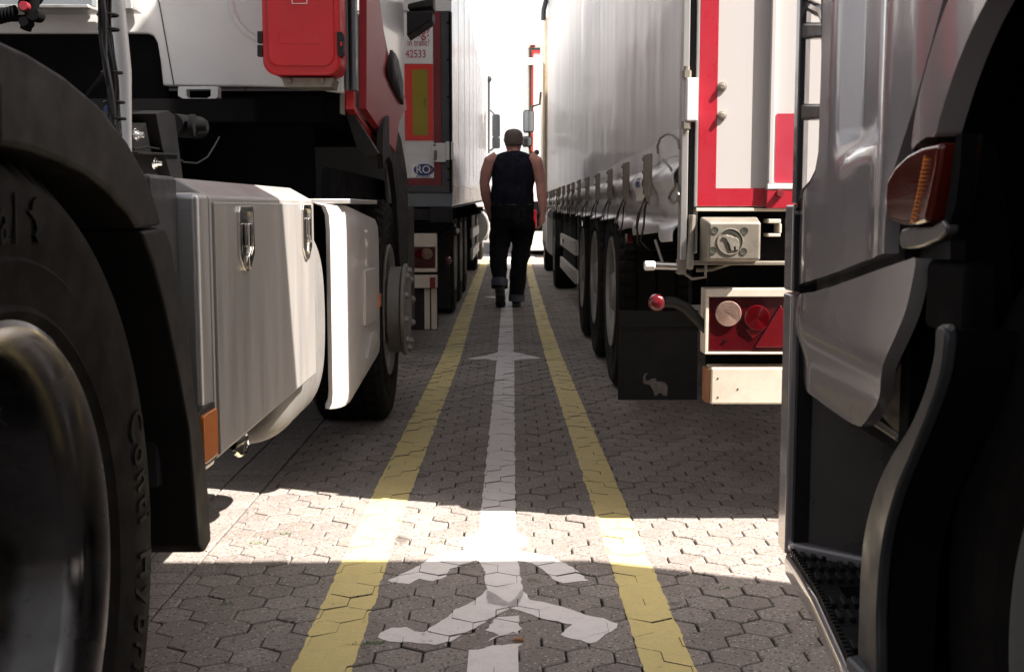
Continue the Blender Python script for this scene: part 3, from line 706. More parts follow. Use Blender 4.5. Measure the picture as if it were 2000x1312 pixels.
hb.build('hub_ring', M['steel'], w, bevel=0.002)
for i in range(10):
    a = 2 * math.pi * (i + .3) / 10; p = Vector(FC) + Vector((0.076, 0.180 * math.cos(a), 0.180 * math.sin(a)))
    MB().tube([p, p + Vector((0.014, 0, 0)), p + Vector((0.022, 0, 0)), p + Vector((0.026, 0, 0))], [0.018, 0.018, 0.013, 0.006], 6).build('wheel_nut', M['steel'], w)
for dx in (-1.75,):
    tyre_mb((FC[0] + dx, FC[1], FC[2]), 0.515, 0.33, -1, 30).build('wheel', M['rubber'], T, ang=28)
# cab: rear wall, roof, sides
YW = 4.46
wall = xz([(-260, 66), (288, 66), (300, 71), (307, 84), (313, 120), (318, 168), (500, 169), (622, 171), (636, 178), (672, 182)], YW)
wl_ = MB(); wl_.prism([(-3.08, 3.75), (-3.08, wall[0][1])] + wall[1:] + [(wall[-1][0], 3.75)], 'y', YW, YW + 0.05)
cabw = wl_.build('cab_rear_wall', M['white'], T, bevel=0.008, seg=3)
tr = MB()
for (a0_, a1_, mi, dy) in ((672, 679, 0, .0), (679, 686, 1, .02), (686, 694, 0, -.01)):
    A = ony(a0_, 0, YW).x; B = ony(a1_, 0, YW).x; tr.mi = mi; tr.box(A + .0005, B, YW + dy, YW + .06, 1.405, 3.7)
tr.build('corner_trim', [M['bluegrey'], M['greyframe']], T, bevel=0.004)
sm = MB(); q1 = ony(310, 0, YW); q2 = ony(340, 168, YW)
sm.tube([q1 + Vector((0, -.001, .6)), q1 + Vector((0, -.001, 0)), q2 + Vector((0, -.001, 0.002))], 0.0022, 6); sm.build('panel_seam', M['greyframe'], cabw)
rc = MB(); path = [ony(a, b, YW - .002) for a, b in ((449, -160), (450, 0), (454, 22), (463, 43), (478, 62), (498, 76), (530, 84), (600, 86))]
rc.tube(path, 0.011, 8); rc.build('pressed_bead', M['white'], cabw)
fr_ = MB(); A = xz([(347, 169), (426, 169), (426, 190), (416, 198), (366, 198), (347, 188)], YW - .08); B = xz([(364, 175), (411, 175), (411, 188), (404, 192), (368, 192), (364, 188)], YW - .08)
n = 6; vs = [(x, YW - .08, z) for x, z in A] + [(x, YW - .08, z) for x, z in B] + [(x, YW - .03, z) for x, z in A] + [(x, YW - .03, z) for x, z in B]
fr_.add(vs, [(i, (i + 1) % n, n + (i + 1) % n, n + i) for i in range(n)] + [(2 * n + i, 2 * n + (i + 1) % n, 3 * n + (i + 1) % n, 3 * n + i) for i in range(n)] + [(i, (i + 1) % n, 2 * n + (i + 1) % n, 2 * n + i) for i in range(n)] + [(n + i, n + (i + 1) % n, 3 * n + (i + 1) % n, 3 * n + i) for i in range(n)])
fr_.build('cab_bracket', M['white'], T, bevel=0.003)
# lighter rails across the back of the cab at top left
ral = MB(); A = xz([(-300, 14), (184, 14), (186, 22), (-300, 22)], 4.36); ral.prism(A, 'y', 4.30, 4.45)
A = xz([(205, -4), (262, -8), (266, 22), (205, 22)], 4.38); ral.prism(A, 'y', 4.34, 4.45)
ral.build('cross_rail', M['alu'], T, bevel=0.004)
ral = MB(); A = xz([(-300, -120), (180, -120), (184, 13), (-300, 13)], 4.42); ral.prism(A, 'y', 4.40, 4.45); ral.build('rear_panel', M['bluegrey'], T, bevel=0.003)
cy = MB(); p0 = ony(-10, 36, 4.2); 
for k in range(7): cy.lathe([(0.01, 0), (0.026, 0.004), (0.026, 0.009), (0.01, 0.012)], p0 + Vector((0.012 * k - .01, 0, 0.003 * k)), 'x', 20)
cy.tube([p0 + Vector((-.2, 0, 0)), p0 + Vector((.1, 0, .0))], 0.012, 12); cy.build('coil_coupling', M['deep'], T)
hc = MB()
for (a, b, r) in ((60, -10, .035), (56, 12, .026), (70, 30, .022), (52, 45, .016)):
    p = ony(a, b, 4.2); hc.lathe([(0.0001, -.03), (r, -.03), (r * 1.1, 0), (r, .03), (0.0001, .03)], p, 'y', 14)
hc.tube([ony(70, -60, 4.2), ony(66, 10, 4.18), ony(50, 58, 4.2)], 0.02, 8); hc.build('air_coupling', M['deep'], T, ang=60)
p = ony(52, 14, 4.15); MB().lathe([(0.0001, -.03), (.015, -.03), (.015, .0), (0.0001, .0)], p, 'y', 16).build('coupling_plug', M['darkred'], T)
# leaning white pole with a bundle of hoses strapped to it
pl = MB(); pts = [onx(225, -60, -0.80), onx(228, 0, -0.80), onx(243, 140, -0.80), onx(249, 285, -0.80), onx(250, 420, -0.80)]
pl.tube(pts, [0.0155, 0.0155, 0.0145, 0.009, 0.009], 16); pl.build('white_pole', M['white'], T)
for off, r, mt, nm in ((-26, .0065, 'greyframe', 'hose'), (-18, .0055, 'black', 'hose'), (-12, .0055, 'black', 'hose'), (-31, .004, 'black', 'hose')):
    hsx = MB(); hp = []
    for t in range(14):
        py = -50 + t * 26; base = 222 + (py / 285.0) * 22
        hp.append(onx(base + off * (1.0 - 0.25 * t / 13) + 3.0 * math.sin(t * 0.9 + off), py, -0.79 + 0.006 * math.sin(t + off)))
    hsx.tube(hp, r, 8); hsx.build(nm, M[mt], T)
for py in (30, 58, 142, 200, 232):
    base = 222 + (py / 285.0) * 22; p = onx(base - 14, py, -0.79)
    MB().lathe([(0.020, -.0025), (0.022, 0), (0.020, .0025)], p, 'z', 16).build('cable_tie', M['black'], T)
# red extinguisher box on the rear wall
YB = 4.20
bx0 = ony(511, 60, YB).x; bx1 = ony(664, 60, YB).x; bz0 = ony(590, 147, YB).z
eb = MB(); eb.prism(rrect(bx0 + .004, bx1 - .004, bz0 + .004, bz0 + 0.55, 0.045, 7), 'y', YB + .03, YB + 0.20)
ebo = eb.build('extinguisher_box', M['redbox'], T, bevel=0.012, seg=4)
ld = MB(); ld.prism(rrect(bx0, bx1, bz0, bz0 + 0.555, 0.05, 7), 'y', YB, YB + 0.028); ld.build('box_lid', M['redbox'], ebo, bevel=0.012, seg=4)
ld = MB(); ld.prism(rrect(bx0 + .022, bx1 - .02, bz0 + .03, bz0 + 0.53, 0.035, 7), 'y', YB - .010, YB + 0.002); ld.build('lid_relief', M['redbox'], ebo, bevel=0.009, seg=4)
ld = MB(); A = xz([(546, 66), (626, 66), (626, 87), (546, 87)], YB); ld.prism(A, 'y', YB - .0115, YB - .008); ld.build('label_frame', M['redbox'], ebo, bevel=0.0012)
wf = MB(); A = xz([(569, -40), (599, -40), (599, 8), (569, 8)], YB - .011); 
x0_, x1_, z0_, z1_ = A[0][0], A[1][0], A[2][1], A[0][1]; t_ = 0.002
wf.box(x0_, x1_, YB - .0125, YB - .009, z0_, z0_ + t_).box(x0_, x1_, YB - .0125, YB - .009, z1_ - t_, z1_).box(x0_, x0_ + t_, YB - .0125, YB - .009, z0_ + t_, z1_ - t_).box(x1_ - t_, x1_, YB - .0125, YB - .009, z0_ + t_, z1_ - t_)
wf.build('pictogram_frame', M['stickerwhite'], ebo)
for (a, b, c_, d_) in ((502, 61, 512, 84), (502, 88, 512, 110)):
    A = xz([(a, b), (c_, b), (c_, d_), (a, d_)], YB); MB().prism(A, 'y', YB + .002, YB + .03).build('hinge', M['black'], ebo, bevel=0.002)
A = xz([(658, 63), (668, 63), (672, 72), (671, 105), (666, 113), (660, 108)], YB); lc = MB().prism(A, 'y', YB - .006, YB + .04).build('latch', M['black'], ebo, bevel=0.002)
A = xz([(665, 82), (668.5, 82), (668.5, 90), (665, 90)], YB - .0061); MB().prism(A, 'y', YB - .008, YB - .003).build('latch_button', M['redbox'], lc)
br = MB(); A = xz([(545, 149), (648, 149), (644, 168), (552, 168)], YB + .02); br.prism(A, 'y', YB + .06, YB + 0.2)
for a in (565, 629):
    p = ony(a, 158, YB + .06); br.lathe([(.0001, -.012), (.009, -.012), (.011, -.004), (.011, 0)], p, 'y', 12)
bro = br.build('box_bracket', M['dirtymetal'], T, bevel=0.003)
sp = MB(); A = xz([(606, 169), (672, 172), (672, 230), (650, 226), (620, 212), (606, 192)], 4.62); sp.prism(A, 'y', 4.62, 4.64); sp.build('wall_stiffener', M['deep'], T); sp = MB()
A = xz([(664, 184), (673, 184), (673, 225), (664, 222)], 4.5); sp.prism(A, 'y', 4.5, 4.52); sp.build('wall_stay', M['dirtymetal'], T)
ng = MB(); A = xz([(672, 200), (694, 190), (698, 230), (742, 300), (720, 310), (700, 290)], 4.66); ng.prism(A, 'y', 4.60, 4.66); ng.build('skirt_stay', M['fender'], T, bevel=0.004)
# cab side in red and white, seen nearly edge on
XC = -0.585
def cabx(y, z): return XC + 0.05 * max(0, (1.5 - z)) * 0 - 0.25 * max(0, (y - 6.35)) ** 2
side_r = yz([(697, -900), (697, 213), (748, 297), (751, 270), (755, 240), (761, 224), (768, 214), (766, 195), (752, 155), (738, 120), (727, 60), (720, 0), (716, -900)], XC)
sheet(side_r, 'x', lambda y, z: XC + 0.018 + 0.022 * max(0, (y - 4.5)), 0.03, 'side_deflector', M['redpaint'], T, 0.12)
ed = MB(); E = [onx(a, b, XC + .02) for a, b in ((697, -900), (697, 214), (748, 298))]
ex = yz([(697, -900), (697, 214), (748, 298)], XC + .02)
ed.prism([(ex[0][0] - .015, 3.7), (ex[1][0] - .015, ex[1][1]), (ex[2][0], ex[2][1] - .012), (ex[2][0], ex[2][1] + .03), (ex[1][0] + .03, ex[1][1] + .015), (ex[0][0] + .03, 3.7)], 'x', XC - .022, XC + .012)
ed.build('deflector_edge', M['red'], T, bevel=0.004)
side_w = [(5.02, 3.72), (5.02, 1.75), (5.35, 1.55), (5.62, 1.25), (6.05, 1.02), (6.35, 1.0), (6.45, .8), (6.78, .8), (6.9, 1.2), (6.82, 2.0), (6.62, 3.5), (6.5, 3.72)]
sheet(side_w, 'x', lambda y, z: XC + 0.022 - 0.22 * max(0, y - 6.3) ** 2 - 0.012 * math.sin(max(0, min(1, (z - 1.2) / 1.2)) * math.pi) * 0, 0.03, 'cab_side', M['white'], T, 0.12)
MB().prism([(-3.05, 3.72), (-0.63, 3.72), (-0.63, 1.42), (-3.05, 1.42)], 'y', 4.52, 4.56).build('cab_partition', M['greyframe'], T)
cb = MB(); cb.box(-3.06, -0.66, 6.50, 6.85, 0.55, 2.0); cb.box(-3.06, -0.62, 4.5, 6.7, 3.72, 3.80); cb.box(-3.09, -3.06, 4.5, 6.8, 1.0, 3.75); 
MB().box(-3.0, -.70, 4.6, 6.8, 1.30, 1.40).build('cab_floor', M['deep'], T)
cb.build('cab_shell', M['white'], T, bevel=0.02)
gl = yz([(757, 98), (763, 106), (768, 120), (775, 160), (776, 205), (770, 195), (760, 172), (752, 150), (750, 135)], XC + .045)
sheet(gl, 'x', lambda y, z: XC + 0.062 + .022 * (y - 5.5), 0.01, 'air_intake', M['black'], T, 0.2, bevel=0)
gd = yz([(750, 300), (752, 250), (757, 233), (764, 226), (774, 228), (784, 245), (792, 275), (800, 340), (803, 460), (797, 620), (790, 640), (790, 520), (783, 380), (775, 320), (768, 305), (758, 312), (753, 330)], XC + .07)
sheet(gd, 'x', lambda y, z: XC + 0.045 + .01 * math.sin(y * 3), 0.025, 'arch_trim', M['fender'], T, 0.15)
sk = MB(); sk.box(-0.64, -0.535, 6.30, 6.80, 0.34, 1.0); sk.build('step_unit', M['black'], T, bevel=0.02)
hd = MB(); p = onx(796, 40, XC + .1)
mr_ = MB(); mr_.prism([(ony(797, 0, 6.6).x, ony(797, 76, 6.6).z), (ony(846, 0, 6.6).x, ony(846, 44, 6.6).z), (ony(848, 0, 6.6).x, ony(848, 28, 6.6).z), (ony(797, 0, 6.6).x, ony(797, 28, 6.6).z)], 'y', 6.5, 6.72)
mr_.build('mirror', M['black'], T, bevel=0.008)
mr_ = MB(); mr_.prism([(ony(799, 0, 6.6).x, ony(799, 24, 6.6).z), (ony(848, 0, 6.6).x, ony(848, 20, 6.6).z), (ony(848, 0, 6.6).x, 2.6), (ony(836, 0, 6.6).x, 2.6), (ony(836, 0, 6.6).x, ony(838, 5, 6.6).z), (ony(799, 0, 6.6).x, ony(799, 14, 6.6).z)], 'y', 6.5, 6.72)
mr_.build('mirror', M['black'], T, bevel=0.008)
MB().prism(rrect(ony(800, 0, 6.6).x, ony(835, 0, 6.6).x, ony(0, 4, 6.6).z, 2.55, .02), 'y', 6.52, 6.54).build('mirror_glass', M['mirror'], T)
# dark bracket, bolts, damper and air spring in the opening above the locker
bk = MB(); XB = -0.95
bk.prism(yz([(262, 300), (264, 262), (285, 240), (300, 222), (318, 216), (338, 224), (345, 250), (348, 300), (352, 350), (262, 350)], XB), 'x', XB - .05, XB)
bk.prism(yz([(305, 222), (330, 216), (342, 226), (350, 290), (358, 350), (335, 350), (318, 290)], XB + .03), 'x', XB - .04, XB + .03)
bk.prism(yz([(262, 296), (345, 300), (345, 304), (262, 300)], XB + .03), 'x', XB - .02, XB + .04)
bk.build('spring_bracket', M['deep'], T, bevel=0.006)
for (a, b, r, l) in ((264, 264, .011, .022), (300, 319, .010, .022)):
    p = onx(a, b, XB + .03); q = MB(); q.lathe([(.0001, l), (r * .6, l), (r * .7, l * .45), (r, l * .45), (r, l * .2), (r * 1.5, l * .2), (r * 1.5, 0)], p, 'x', 14); q.build('bolt', M['chrome'], T)
dp = MB(); p = onx(345, 247, -1.0); q = onx(378, 247, -0.98); dp.tube([p + Vector((0, -.05, 0)), q + Vector((0, .06, 0))], 0.035, 18); q2 = onx(372, 246, -.95); dp.lathe([(.0001, .05), (.016, .05), (.018, .02), (.034, .015), (.034, 0)], q2, 'x', 18)
dp.build('damper', M['deep'], T, ang=50)
va = MB(); va.prism(yz([(372, 200), (452, 210), (462, 232), (455, 262), (440, 280), (372, 300)], -1.3), 'x', -1.4, -1.3)
for k in range(6): 
    p = onx(395, 285 + k * 12, -1.25); va.lathe([(0.08, -.012), (0.105, 0), (0.08, .012)], p, 'z', 24)
va.build('levelling_valve', M['fender'], T, bevel=0.005, ang=50)
for (a, b) in ((418, 228), (444, 249), (452, 237)):
    p = onx(a, b, -1.298); MB().lathe([(.0001, .006), (.009, .006), (.011, 0)], p, 'x', 12).build('bolt', M['steel'], T)
cbx = MB(); cbx.tube([onx(a, b, -0.93) for a, b in ((262, 292), (285, 287), (310, 291), (335, 303), (360, 317), (385, 319), (405, 307), (420, 283), (428, 268))], 0.0028, 8); cbx.build('control_cable', M['deep'], T)
wc = MB(); wc.prism(yz([(428, 200), (455, 203), (455, 222), (445, 222), (442, 212), (428, 210)], -1.3), 'x', -1.36, -1.28); wc.tube([onx(a, b, -1.3) for a, b in ((440, 200), (470, 205), (484, 198), (486, 188), (478, 172))], .006, 6); wc.build('sensor_clip', M['cream'], T)
tb = MB(); 
for y in (2.75, 2.95): tb.lathe([(.10, -.1), (.16, -.09), (.17, 0), (.16, .09), (.10, .1)], (-1.25, y, 1.16), 'x', 32)
tb.build('air_tank', M['deep'], T, ang=50)
p = onx(210, 213, -.95); MB().tube([p, p + Vector((0, .05, 0))], .01, 8).build('blue_fitting', M['blue'], T)
tbx = MB(); tbx.tube([(-1.2, 4.35, 1.2), (-2.4, 4.35, 1.2)], .13, 20); tbx.box(-1.3, -.75, 4.66, 4.7, .6, 1.42); tbx.box(-2.9, -.9, 4.3, 4.36, 1.28, 1.36); tbx.build('engine_tunnel', M['deep'], T)
# ================================================================== shared truck parts
def dup_part(o, parent, dv):
    c = o.copy(); C.collection.objects.link(c); c.parent = parent; c.location = o.location + Vector(dv); ORG[c.name] = ORG.get(o.name, Vector((0, 0, 0)))
    for ch in o.children:
        k = ch.copy(); C.collection.objects.link(k); k.parent = c
    return c
proto_w = {}
def put_wheel(parent, c, side, rad=0.52, w=0.30, deep=0.12, rimm='steel', out=0.0):
    key = (side, rad, w, deep, rimm, out)
    if key not in proto_w:
        o = tyre_mb((0, 0, 0), rad, w, side, 48); o0 = ORG[parent.name]; ORG['_tmp'] = Vector((0, 0, 0))
        me_o = o.build('wheel', M['rubber'], None, ang=28); r = rim_mb((0, 0, 0), side, deep, out=out).build('rim', M[rimm], me_o); r.parent = me_o
        me_o.parent = parent; me_o.location = Vector(c) - o0; proto_w[key] = (me_o, r); return me_o
    a, b = proto_w[key]; o0 = ORG[parent.name]
    x = a.copy(); C.collection.objects.link(x); x.parent = parent; x.location = Vector(c) - o0
    y = b.copy(); C.collection.objects.link(y); y.parent = x; return x

def lamp_disc(c, r, mt, name, parent, depth=0.009, rings=8):
    mb = MB(); c = Vector(c); pr = [(0.0001, -depth * 1.1)]
    for k in range(rings): 
        a = r * (k + .55) / (rings + .6); b = r * (k + 1.0) / (rings + .6); pr += [(a, -depth * 0.8), (b, -depth * 1.15)]
    pr += [(r, -depth * .6), (r, 0)]
    mb.lathe(pr, c, 'y', 40); o = mb.build(name, mt, parent, ang=20); return o

def elephant(pts_scale, cx, cz, flip=False):
    # walking elephant seen from the side, trunk raised to the left
    P = [(-.50, .42), (-.40, .50), (-.36, .46), (-.44, .38), (-.46, .24), (-.38, .14), (-.30, .16), (-.22, .22), (-.10, .26), (.00, .24), (.02, .12), (.12, .12), (.28, .10), (.42, .04), (.50, -.10), (.50, -.30), (.48, -.50), (.30, -.48), (.26, -.38), (.10, -.40), (.02, -.50), (-.06, -.48), (-.10, -.30), (-.18, -.16), (-.24, -.06), (-.34, .00), (-.46, .00), (-.56, .08), (-.58, .16), (-.52, .10), (-.50, .10), (-.56, .26), (-.54, .34)]
    s = pts_scale; return [(cx + (-x if flip else x) * s, cz + z * s) for x, z in P]

# ================================================================== right: curtain-sided rig
YT = 3.64; XT = 0.5425; YE = 17.3; XR = 3.07
A_ = thing('articulated_truck', 'silver curtain-sided articulated truck on the right with red-bordered rear doors and elephant buffer', 'truck', (1.8, 10, 0))
def px2(px, py, Y=YT): p = ony(px, py, Y); return p.x, p.z
tb = MB(); tb.box(XT + .05, XR - .04, YT + .08, YE, 1.02, 3.98); tb.box(XT + .02, XR - .02, YT + .05, YE + .02, 3.96, 4.02); tb.box(XT + 0.03, XR - .03, YE - .03, YE + .03, .98, 3.97)
tbo = tb.build('trailer_body', M['white'], A_, bevel=0.006)
# rear corner post, seals and doors
x = lambda p: ony(p, 300, YT).x
MB().box(x(1331), x(1344), YT - .005, YT + .06, 0.80, 3.98).build('corner_post', M['alu'], A_, bevel=0.003)
MB().box(x(1344.5), x(1357), YT + .012, YT + .06, 0.80, 3.98).build('door_seal', M['black'], A_, bevel=0.003)
zd = px2(1400, 404)[1]
dr = MB(); dr.box(x(1357.5), 1.80, YT, YT + .06, zd, 3.96); dr.box(1.81, XR - .05, YT, YT + .06, zd, 3.96)
dro = dr.build('rear_door', M['door'], A_, bevel=0.004)
MB().box(x(1357.2), x(1363), YT - .004, YT + .05, zd, 3.96).build('door_edge', M['alu'], dro, bevel=0.002)
# retro-reflective tape: rows of tiny cells
def tape_mat():
    m = mat('red_reflective_tape', (0.37, 0.016, 0.032), 0.3, coat=0.3, var=0.08)
    N = m.node_tree.nodes; L = m.node_tree.links; P = N['Principled BSDF']
    v = N.new('ShaderNodeTexVoronoi'); v.feature = 'DISTANCE_TO_EDGE'; v.inputs['Scale'].default_value = 190; v.inputs['Randomness'].default_value = 0.15
    tc = N.new('ShaderNodeTexCoord'); L.new(tc.outputs['Object'], v.inputs['Vector'])
    mr = N.new('ShaderNodeMapRange'); mr.inputs[1].default_value = 0.0; mr.inputs[2].default_value = 0.12; mr.inputs[3].default_value = 1; mr.inputs[4].default_value = 0; L.new(v.outputs[0], mr.inputs[0])
    old = P.inputs['Base Color'].links[0].from_socket
    mi = N.new('ShaderNodeMix'); mi.data_type = 'RGBA'; L.new(mr.outputs[0], mi.inputs[0]); L.new(old, mi.inputs[6]); mi.inputs[7].default_value = (0.30, 0.012, 0.02, 1); L.new(mi.outputs[2], P.inputs['Base Color'])
    return m
M['tape'] = tape_mat()
zr = px2(1400, 368)[1]
MB().box(x(1363.5), x(1399), YT - .003, YT - .0002, zd + .002, 3.95).build('reflective_strip', M['tape'], dro)
MB().box(x(1399.1), x(1496), YT - .003, YT - .0002, zd + .002, zr).build('reflective_strip', M['tape'], dro)
# locking bar and the raised inner panel with its red sticker
MB().box(x(1499), x(1509), YT - .020, YT - .0005, px2(0, 362)[1], 3.95).build('door_rail', M['door'], dro, bevel=0.003)
MB().box(x(1497), x(1560), YT - .018, YT - .0035, px2(0, 407)[1], px2(0, 371)[1]).build('reflective_strip', M['tape'], dro, bevel=0.002)
MB().box(x(1497), x(1560), YT - .020, YT - .0035, px2(0, 371)[1] + .001, px2(0, 359)[1]).build('door_rail', M['white'], dro, bevel=0.003)
MB().prism(rrect(x(1514), x(1560), px2(0, 357)[1], px2(0, 222)[1], .006), 'y', YT - .004, YT - .0004).build('red_sticker', M['stickerred'], dro)
p = px2(1520, 378); MB().lathe([(.0001, -.012), (.010, -.012), (.012, 0)], (p[0], YT - .018, p[1]), 'y', 12).build('rivet', M['darkred'], dro)
for (a, b) in ((1410, 170), (1410, 226)):
    p = px2(a, b); MB().lathe([(.0001, -.016), (.006, -.016), (.009, -.012), (.0095, -.006), (.014, -.005), (.0145, 0)], (p[0], YT, p[1]), 'y', 20).build('bolt', M['dirtymetal'], dro)
# hinge
z0, z1 = px2(0, 238)[1], px2(0, 154)[1]
hg = MB(); hg.box(x(1336), x(1358), YT - .035, YT - .006, z0, z1); hgo = hg.build('hinge', M['white'], A_, bevel=0.004)
hb = MB(); cx = x(1337)
for (za, zb_) in ((z1, z1 + .022), (z0 - .022, z0)): hb.lathe([(.0001, za - z0), (.014, za - z0), (.014, zb_ - z0), (.0001, zb_ - z0)], (cx, YT - .02, z0), 'z', 6)
for (za, zb_) in ((z1 + .022, z1 + .034), (z0 - .034, z0 - .022)): hb.lathe([(.0001, za - z0), (.009, za - z0), (.009, zb_ - z0), (.0001, zb_ - z0)], (cx, YT - .02, z0), 'z', 10)
hb.build('hinge_pin', M['dirtymetal'], hgo)
# sill, buffer block, frame
MB().box(x(1361), XR - .1, YT - .004, YT + .05, px2(0, 413)[1], zd - .004).build('sill_rail', M['cream'], A_, bevel=0.002)
bf = MB(); bf.box(x(1345), XR - .05, YT + .045, YT + .12, px2(0, 514)[1], px2(0, 414)[1]); bf.box(.95, 1.05, YT + .1, YE - 1, .72, 1.0); bf.box(2.45, 2.55, YT + .1, YE - 1, .72, 1.0)
for k in range(9): bf.box(XT + .1, XR - .1, YT + .5 + k * 1.5, YT + .6 + k * 1.5, .88, 1.01)
bf.build('chassis', M['deep'], A_, bevel=0.004)
MB().box(x(1352), XR - .2, YT - .01, YT + .05, px2(0, 515)[1] - .004, px2(0, 512)[1] + .002).build('lower_rail', M['dirtymetal'], A_, bevel=0.002)
bl0, bl1 = x(1368), x(1482); bz1, bz0 = px2(0, 423)[1], px2(0, 512)[1]
blk = MB(); m_ = .008
vs = [(bl0, YT - .002, bz0), (bl1, YT - .002, bz0), (bl1, YT - .002, bz1), (bl0, YT - .002, bz1), (bl0 + .016, YT - .075, bz0 + m_), (bl1 - .004, YT - .075, bz0 + m_), (bl1 - .004, YT - .075, bz1 - m_ * 2), (bl0 + .016, YT - .075, bz1 - m_ * 2)]
blk.add(vs, [(0, 1, 2, 3), (4, 5, 6, 7), (0, 1, 5, 4), (1, 2, 6, 5), (2, 3, 7, 6), (3, 0, 4, 7)])
blo = blk.build('buffer_block', M['dirtymetal'], A_, bevel=0.008, seg=4)
yf = YT - .0755
for (a, b) in ((1396, 450), (1454, 451), (1393, 489), (1452, 491)):
    p = ony(a, b, yf); MB().lathe([(.0001, -.001), (.0078, -.001), (.0105, -.0016), (.0112, 0)], (p.x, yf, p.z), 'y', 20).build('bolt_hole', M['ink'], blo)
p = ony(1426, 472, yf); em = MB(); em.lathe([(.0395, 0), (.0385, -.0025), (.0365, -.0025), (.0360, 0)], (p.x, yf, p.z), 'y', 48); em.build('emblem_ring', M['dirtymetal'], blo)
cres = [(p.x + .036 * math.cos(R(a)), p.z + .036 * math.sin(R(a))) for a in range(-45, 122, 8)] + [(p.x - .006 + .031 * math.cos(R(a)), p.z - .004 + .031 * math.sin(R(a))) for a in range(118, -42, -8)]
MB().prism(cres, 'y', yf - .0012, yf + .001).build('emblem_painted_shade', M['ink'], blo)  # black crescent puts the ring's inner shade into the colour
bear = [(-.30, .55), (-.42, .52), (-.62, .38), (-.55, .30), (-.40, .30), (-.28, .18), (-.22, .02), (-.12, -.10), (-.02, -.35), (.06, -.72), (.30, -.72), (.26, -.45), (.42, -.38), (.44, -.68), (.66, -.66), (.74, -.30), (.70, .10), (.52, .32), (.20, .36), (.05, .48), (-.12, .46)]
MB().prism([(p.x + a * .037, p.z + b * .037) for a, b in bear], 'y', yf - .0035, yf + .001).build('emblem_animal', M['dirtymetal'], blo, bevel=0.0012)
legs = MB()
for poly in ([(-.18, -.02), (-.10, -.10), (-.02, -.35), (.06, -.74), (-.10, -.72), (-.22, -.40), (-.32, -.20)], [(.28, -.44), (.42, -.36), (.44, -.66), (.56, -.72), (.34, -.74)]):
    legs.prism([(p.x + a * .037, p.z + b * .037) for a, b in poly], 'y', yf - .0015, yf + .001)
legs.build('emblem_black_inlay', M['ink'], blo)  # black shapes lying beside the animal's legs
pc = MB(); pc.box(x(1500), x(1524), YT - .03, YT + .045, px2(0, 436)[1], px2(0, 428)[1]); pc.box(x(1500), x(1524), YT - .03, YT + .045, px2(0, 462)[1], px2(0, 456)[1]); pc.box(x(1521), x(1526), YT - .028, YT + .045, px2(0, 456)[1] + .001, px2(0, 436)[1] - .001); pc.build('latch_bracket', M['cream'], A_, bevel=0.002)
# curtain tension tube sticking out with white cap
s1 = ony(1330, 521, YT + .02); s0 = ony(1258, 519, YT + .02)
tt = MB(); tt.tube([s0 + Vector((.03, 0, 0)), s1], 0.0125, 20); tto = tt.build('tension_tube', M['chrome'], A_)
MB().tube([s0, s0 + Vector((.003, 0, 0)), s0 + Vector((.030, 0, 0)), s0 + Vector((.034, 0, 0))], [.010, .0145, .0145, .012], 20).build('tube_cap', M['white'], tto, bevel=0.001)
tc_ = MB(); tc_.box(s1.x - .012, s1.x + .012, YT - .01, YT + .05, s1.z - .022, s1.z + .022); tc_.tube([s1 + Vector((.01, -.02, -.02)), s1 + Vector((.03, -.03, -.035)), s1 + Vector((.07, -.03, -.03)), s1 + Vector((.072, -.02, .03))], .005, 8)
tc_.tube([ony(1352, 420, YT), ony(1350, 470, YT), ony(1347, 525, YT - .03)], .011, 10); tc_.build('tension_bracket', M['dirtymetal'], A_, bevel=0.002)
tc_ = MB(); tc_.tube([ony(a, b, YT + .08) for a, b in ((1360, 527), (1390, 526), (1420, 516), (1450, 508))], .007, 8); tc_.tube([ony(1280, 470, YT + .25), ony(1296, 518, YT + .1)], .005, 8); tc_.build('air_hose', M['dirtymetal'], A_)
# outline marker on a rubber arm
p = ony(1284, 591, YT - .01)
ma = MB(); ma.tube([(p.x + .02, YT - .01, p.z + .002), (p.x + .055, YT - .005, p.z), (p.x + .09, YT, p.z - .018), (p.x + .14, YT, p.z - .07), (p.x + .172, YT, p.z - .11), (p.x + .178, YT, p.z - .14)], [.017, .017, .017, .015, .013, .01], 14)
mao = ma.build('marker_arm', M['fender'], A_, ang=60)
mk = MB(); mk.lathe([(.0001, -.018), (.018, -.017), (.0245, -.010), (.0265, 0), (.0265, .012), (.0001, .012)], p, 'y', 28); mk.build('marker_lamp', M['lens2'], mao, ang=50)
# lamp cluster in cream frame
lx0 = x(1380); lz1 = px2(0, 563)[1]; lz0 = px2(0, 690)[1]
def lamp_frame(x0, x1, z0, z1, parent):
    f = MB(); f.box(x0, x1, YT - .03, YT + .06, z1 - .024, z1); f.box(x0, x1, YT - .03, YT + .06, z0, z0 + .006); f.box(x0, x0 + .010, YT - .028, YT + .06, z0 + .0062, z1 - .0242); f.box(x0 + .011, x1 - .002, YT + .03, YT + .05, z0 + .007, z1 - .025)
    return f.build('lamp_frame', M['cream'], parent, bevel=0.002)
lfo = lamp_frame(lx0, lx0 + .48, lz0, lz1, A_)
MB().prism(rrect(lx0 + .012, lx0 + .46, lz0 + .008, lz1 - .026, .006), 'y', YT - .018, YT + .02).build('lamp_housing', M['lens'], lfo, bevel=0.003)
p = ony(1422, 612, YT - .018); lamp_disc(p, .039, M['clear'], 'reversing_lamp', lfo)
p = ony(1478, 620, YT - .018); lamp_disc(p, .038, M['lens2'], 'brake_lamp', lfo)
MB().prism(xz([(1456, 643), (1500, 637), (1470, 661)], YT - .02), 'y', YT - .023, YT - .012).build('brake_lens', M['lens2'], lfo, bevel=0.001)
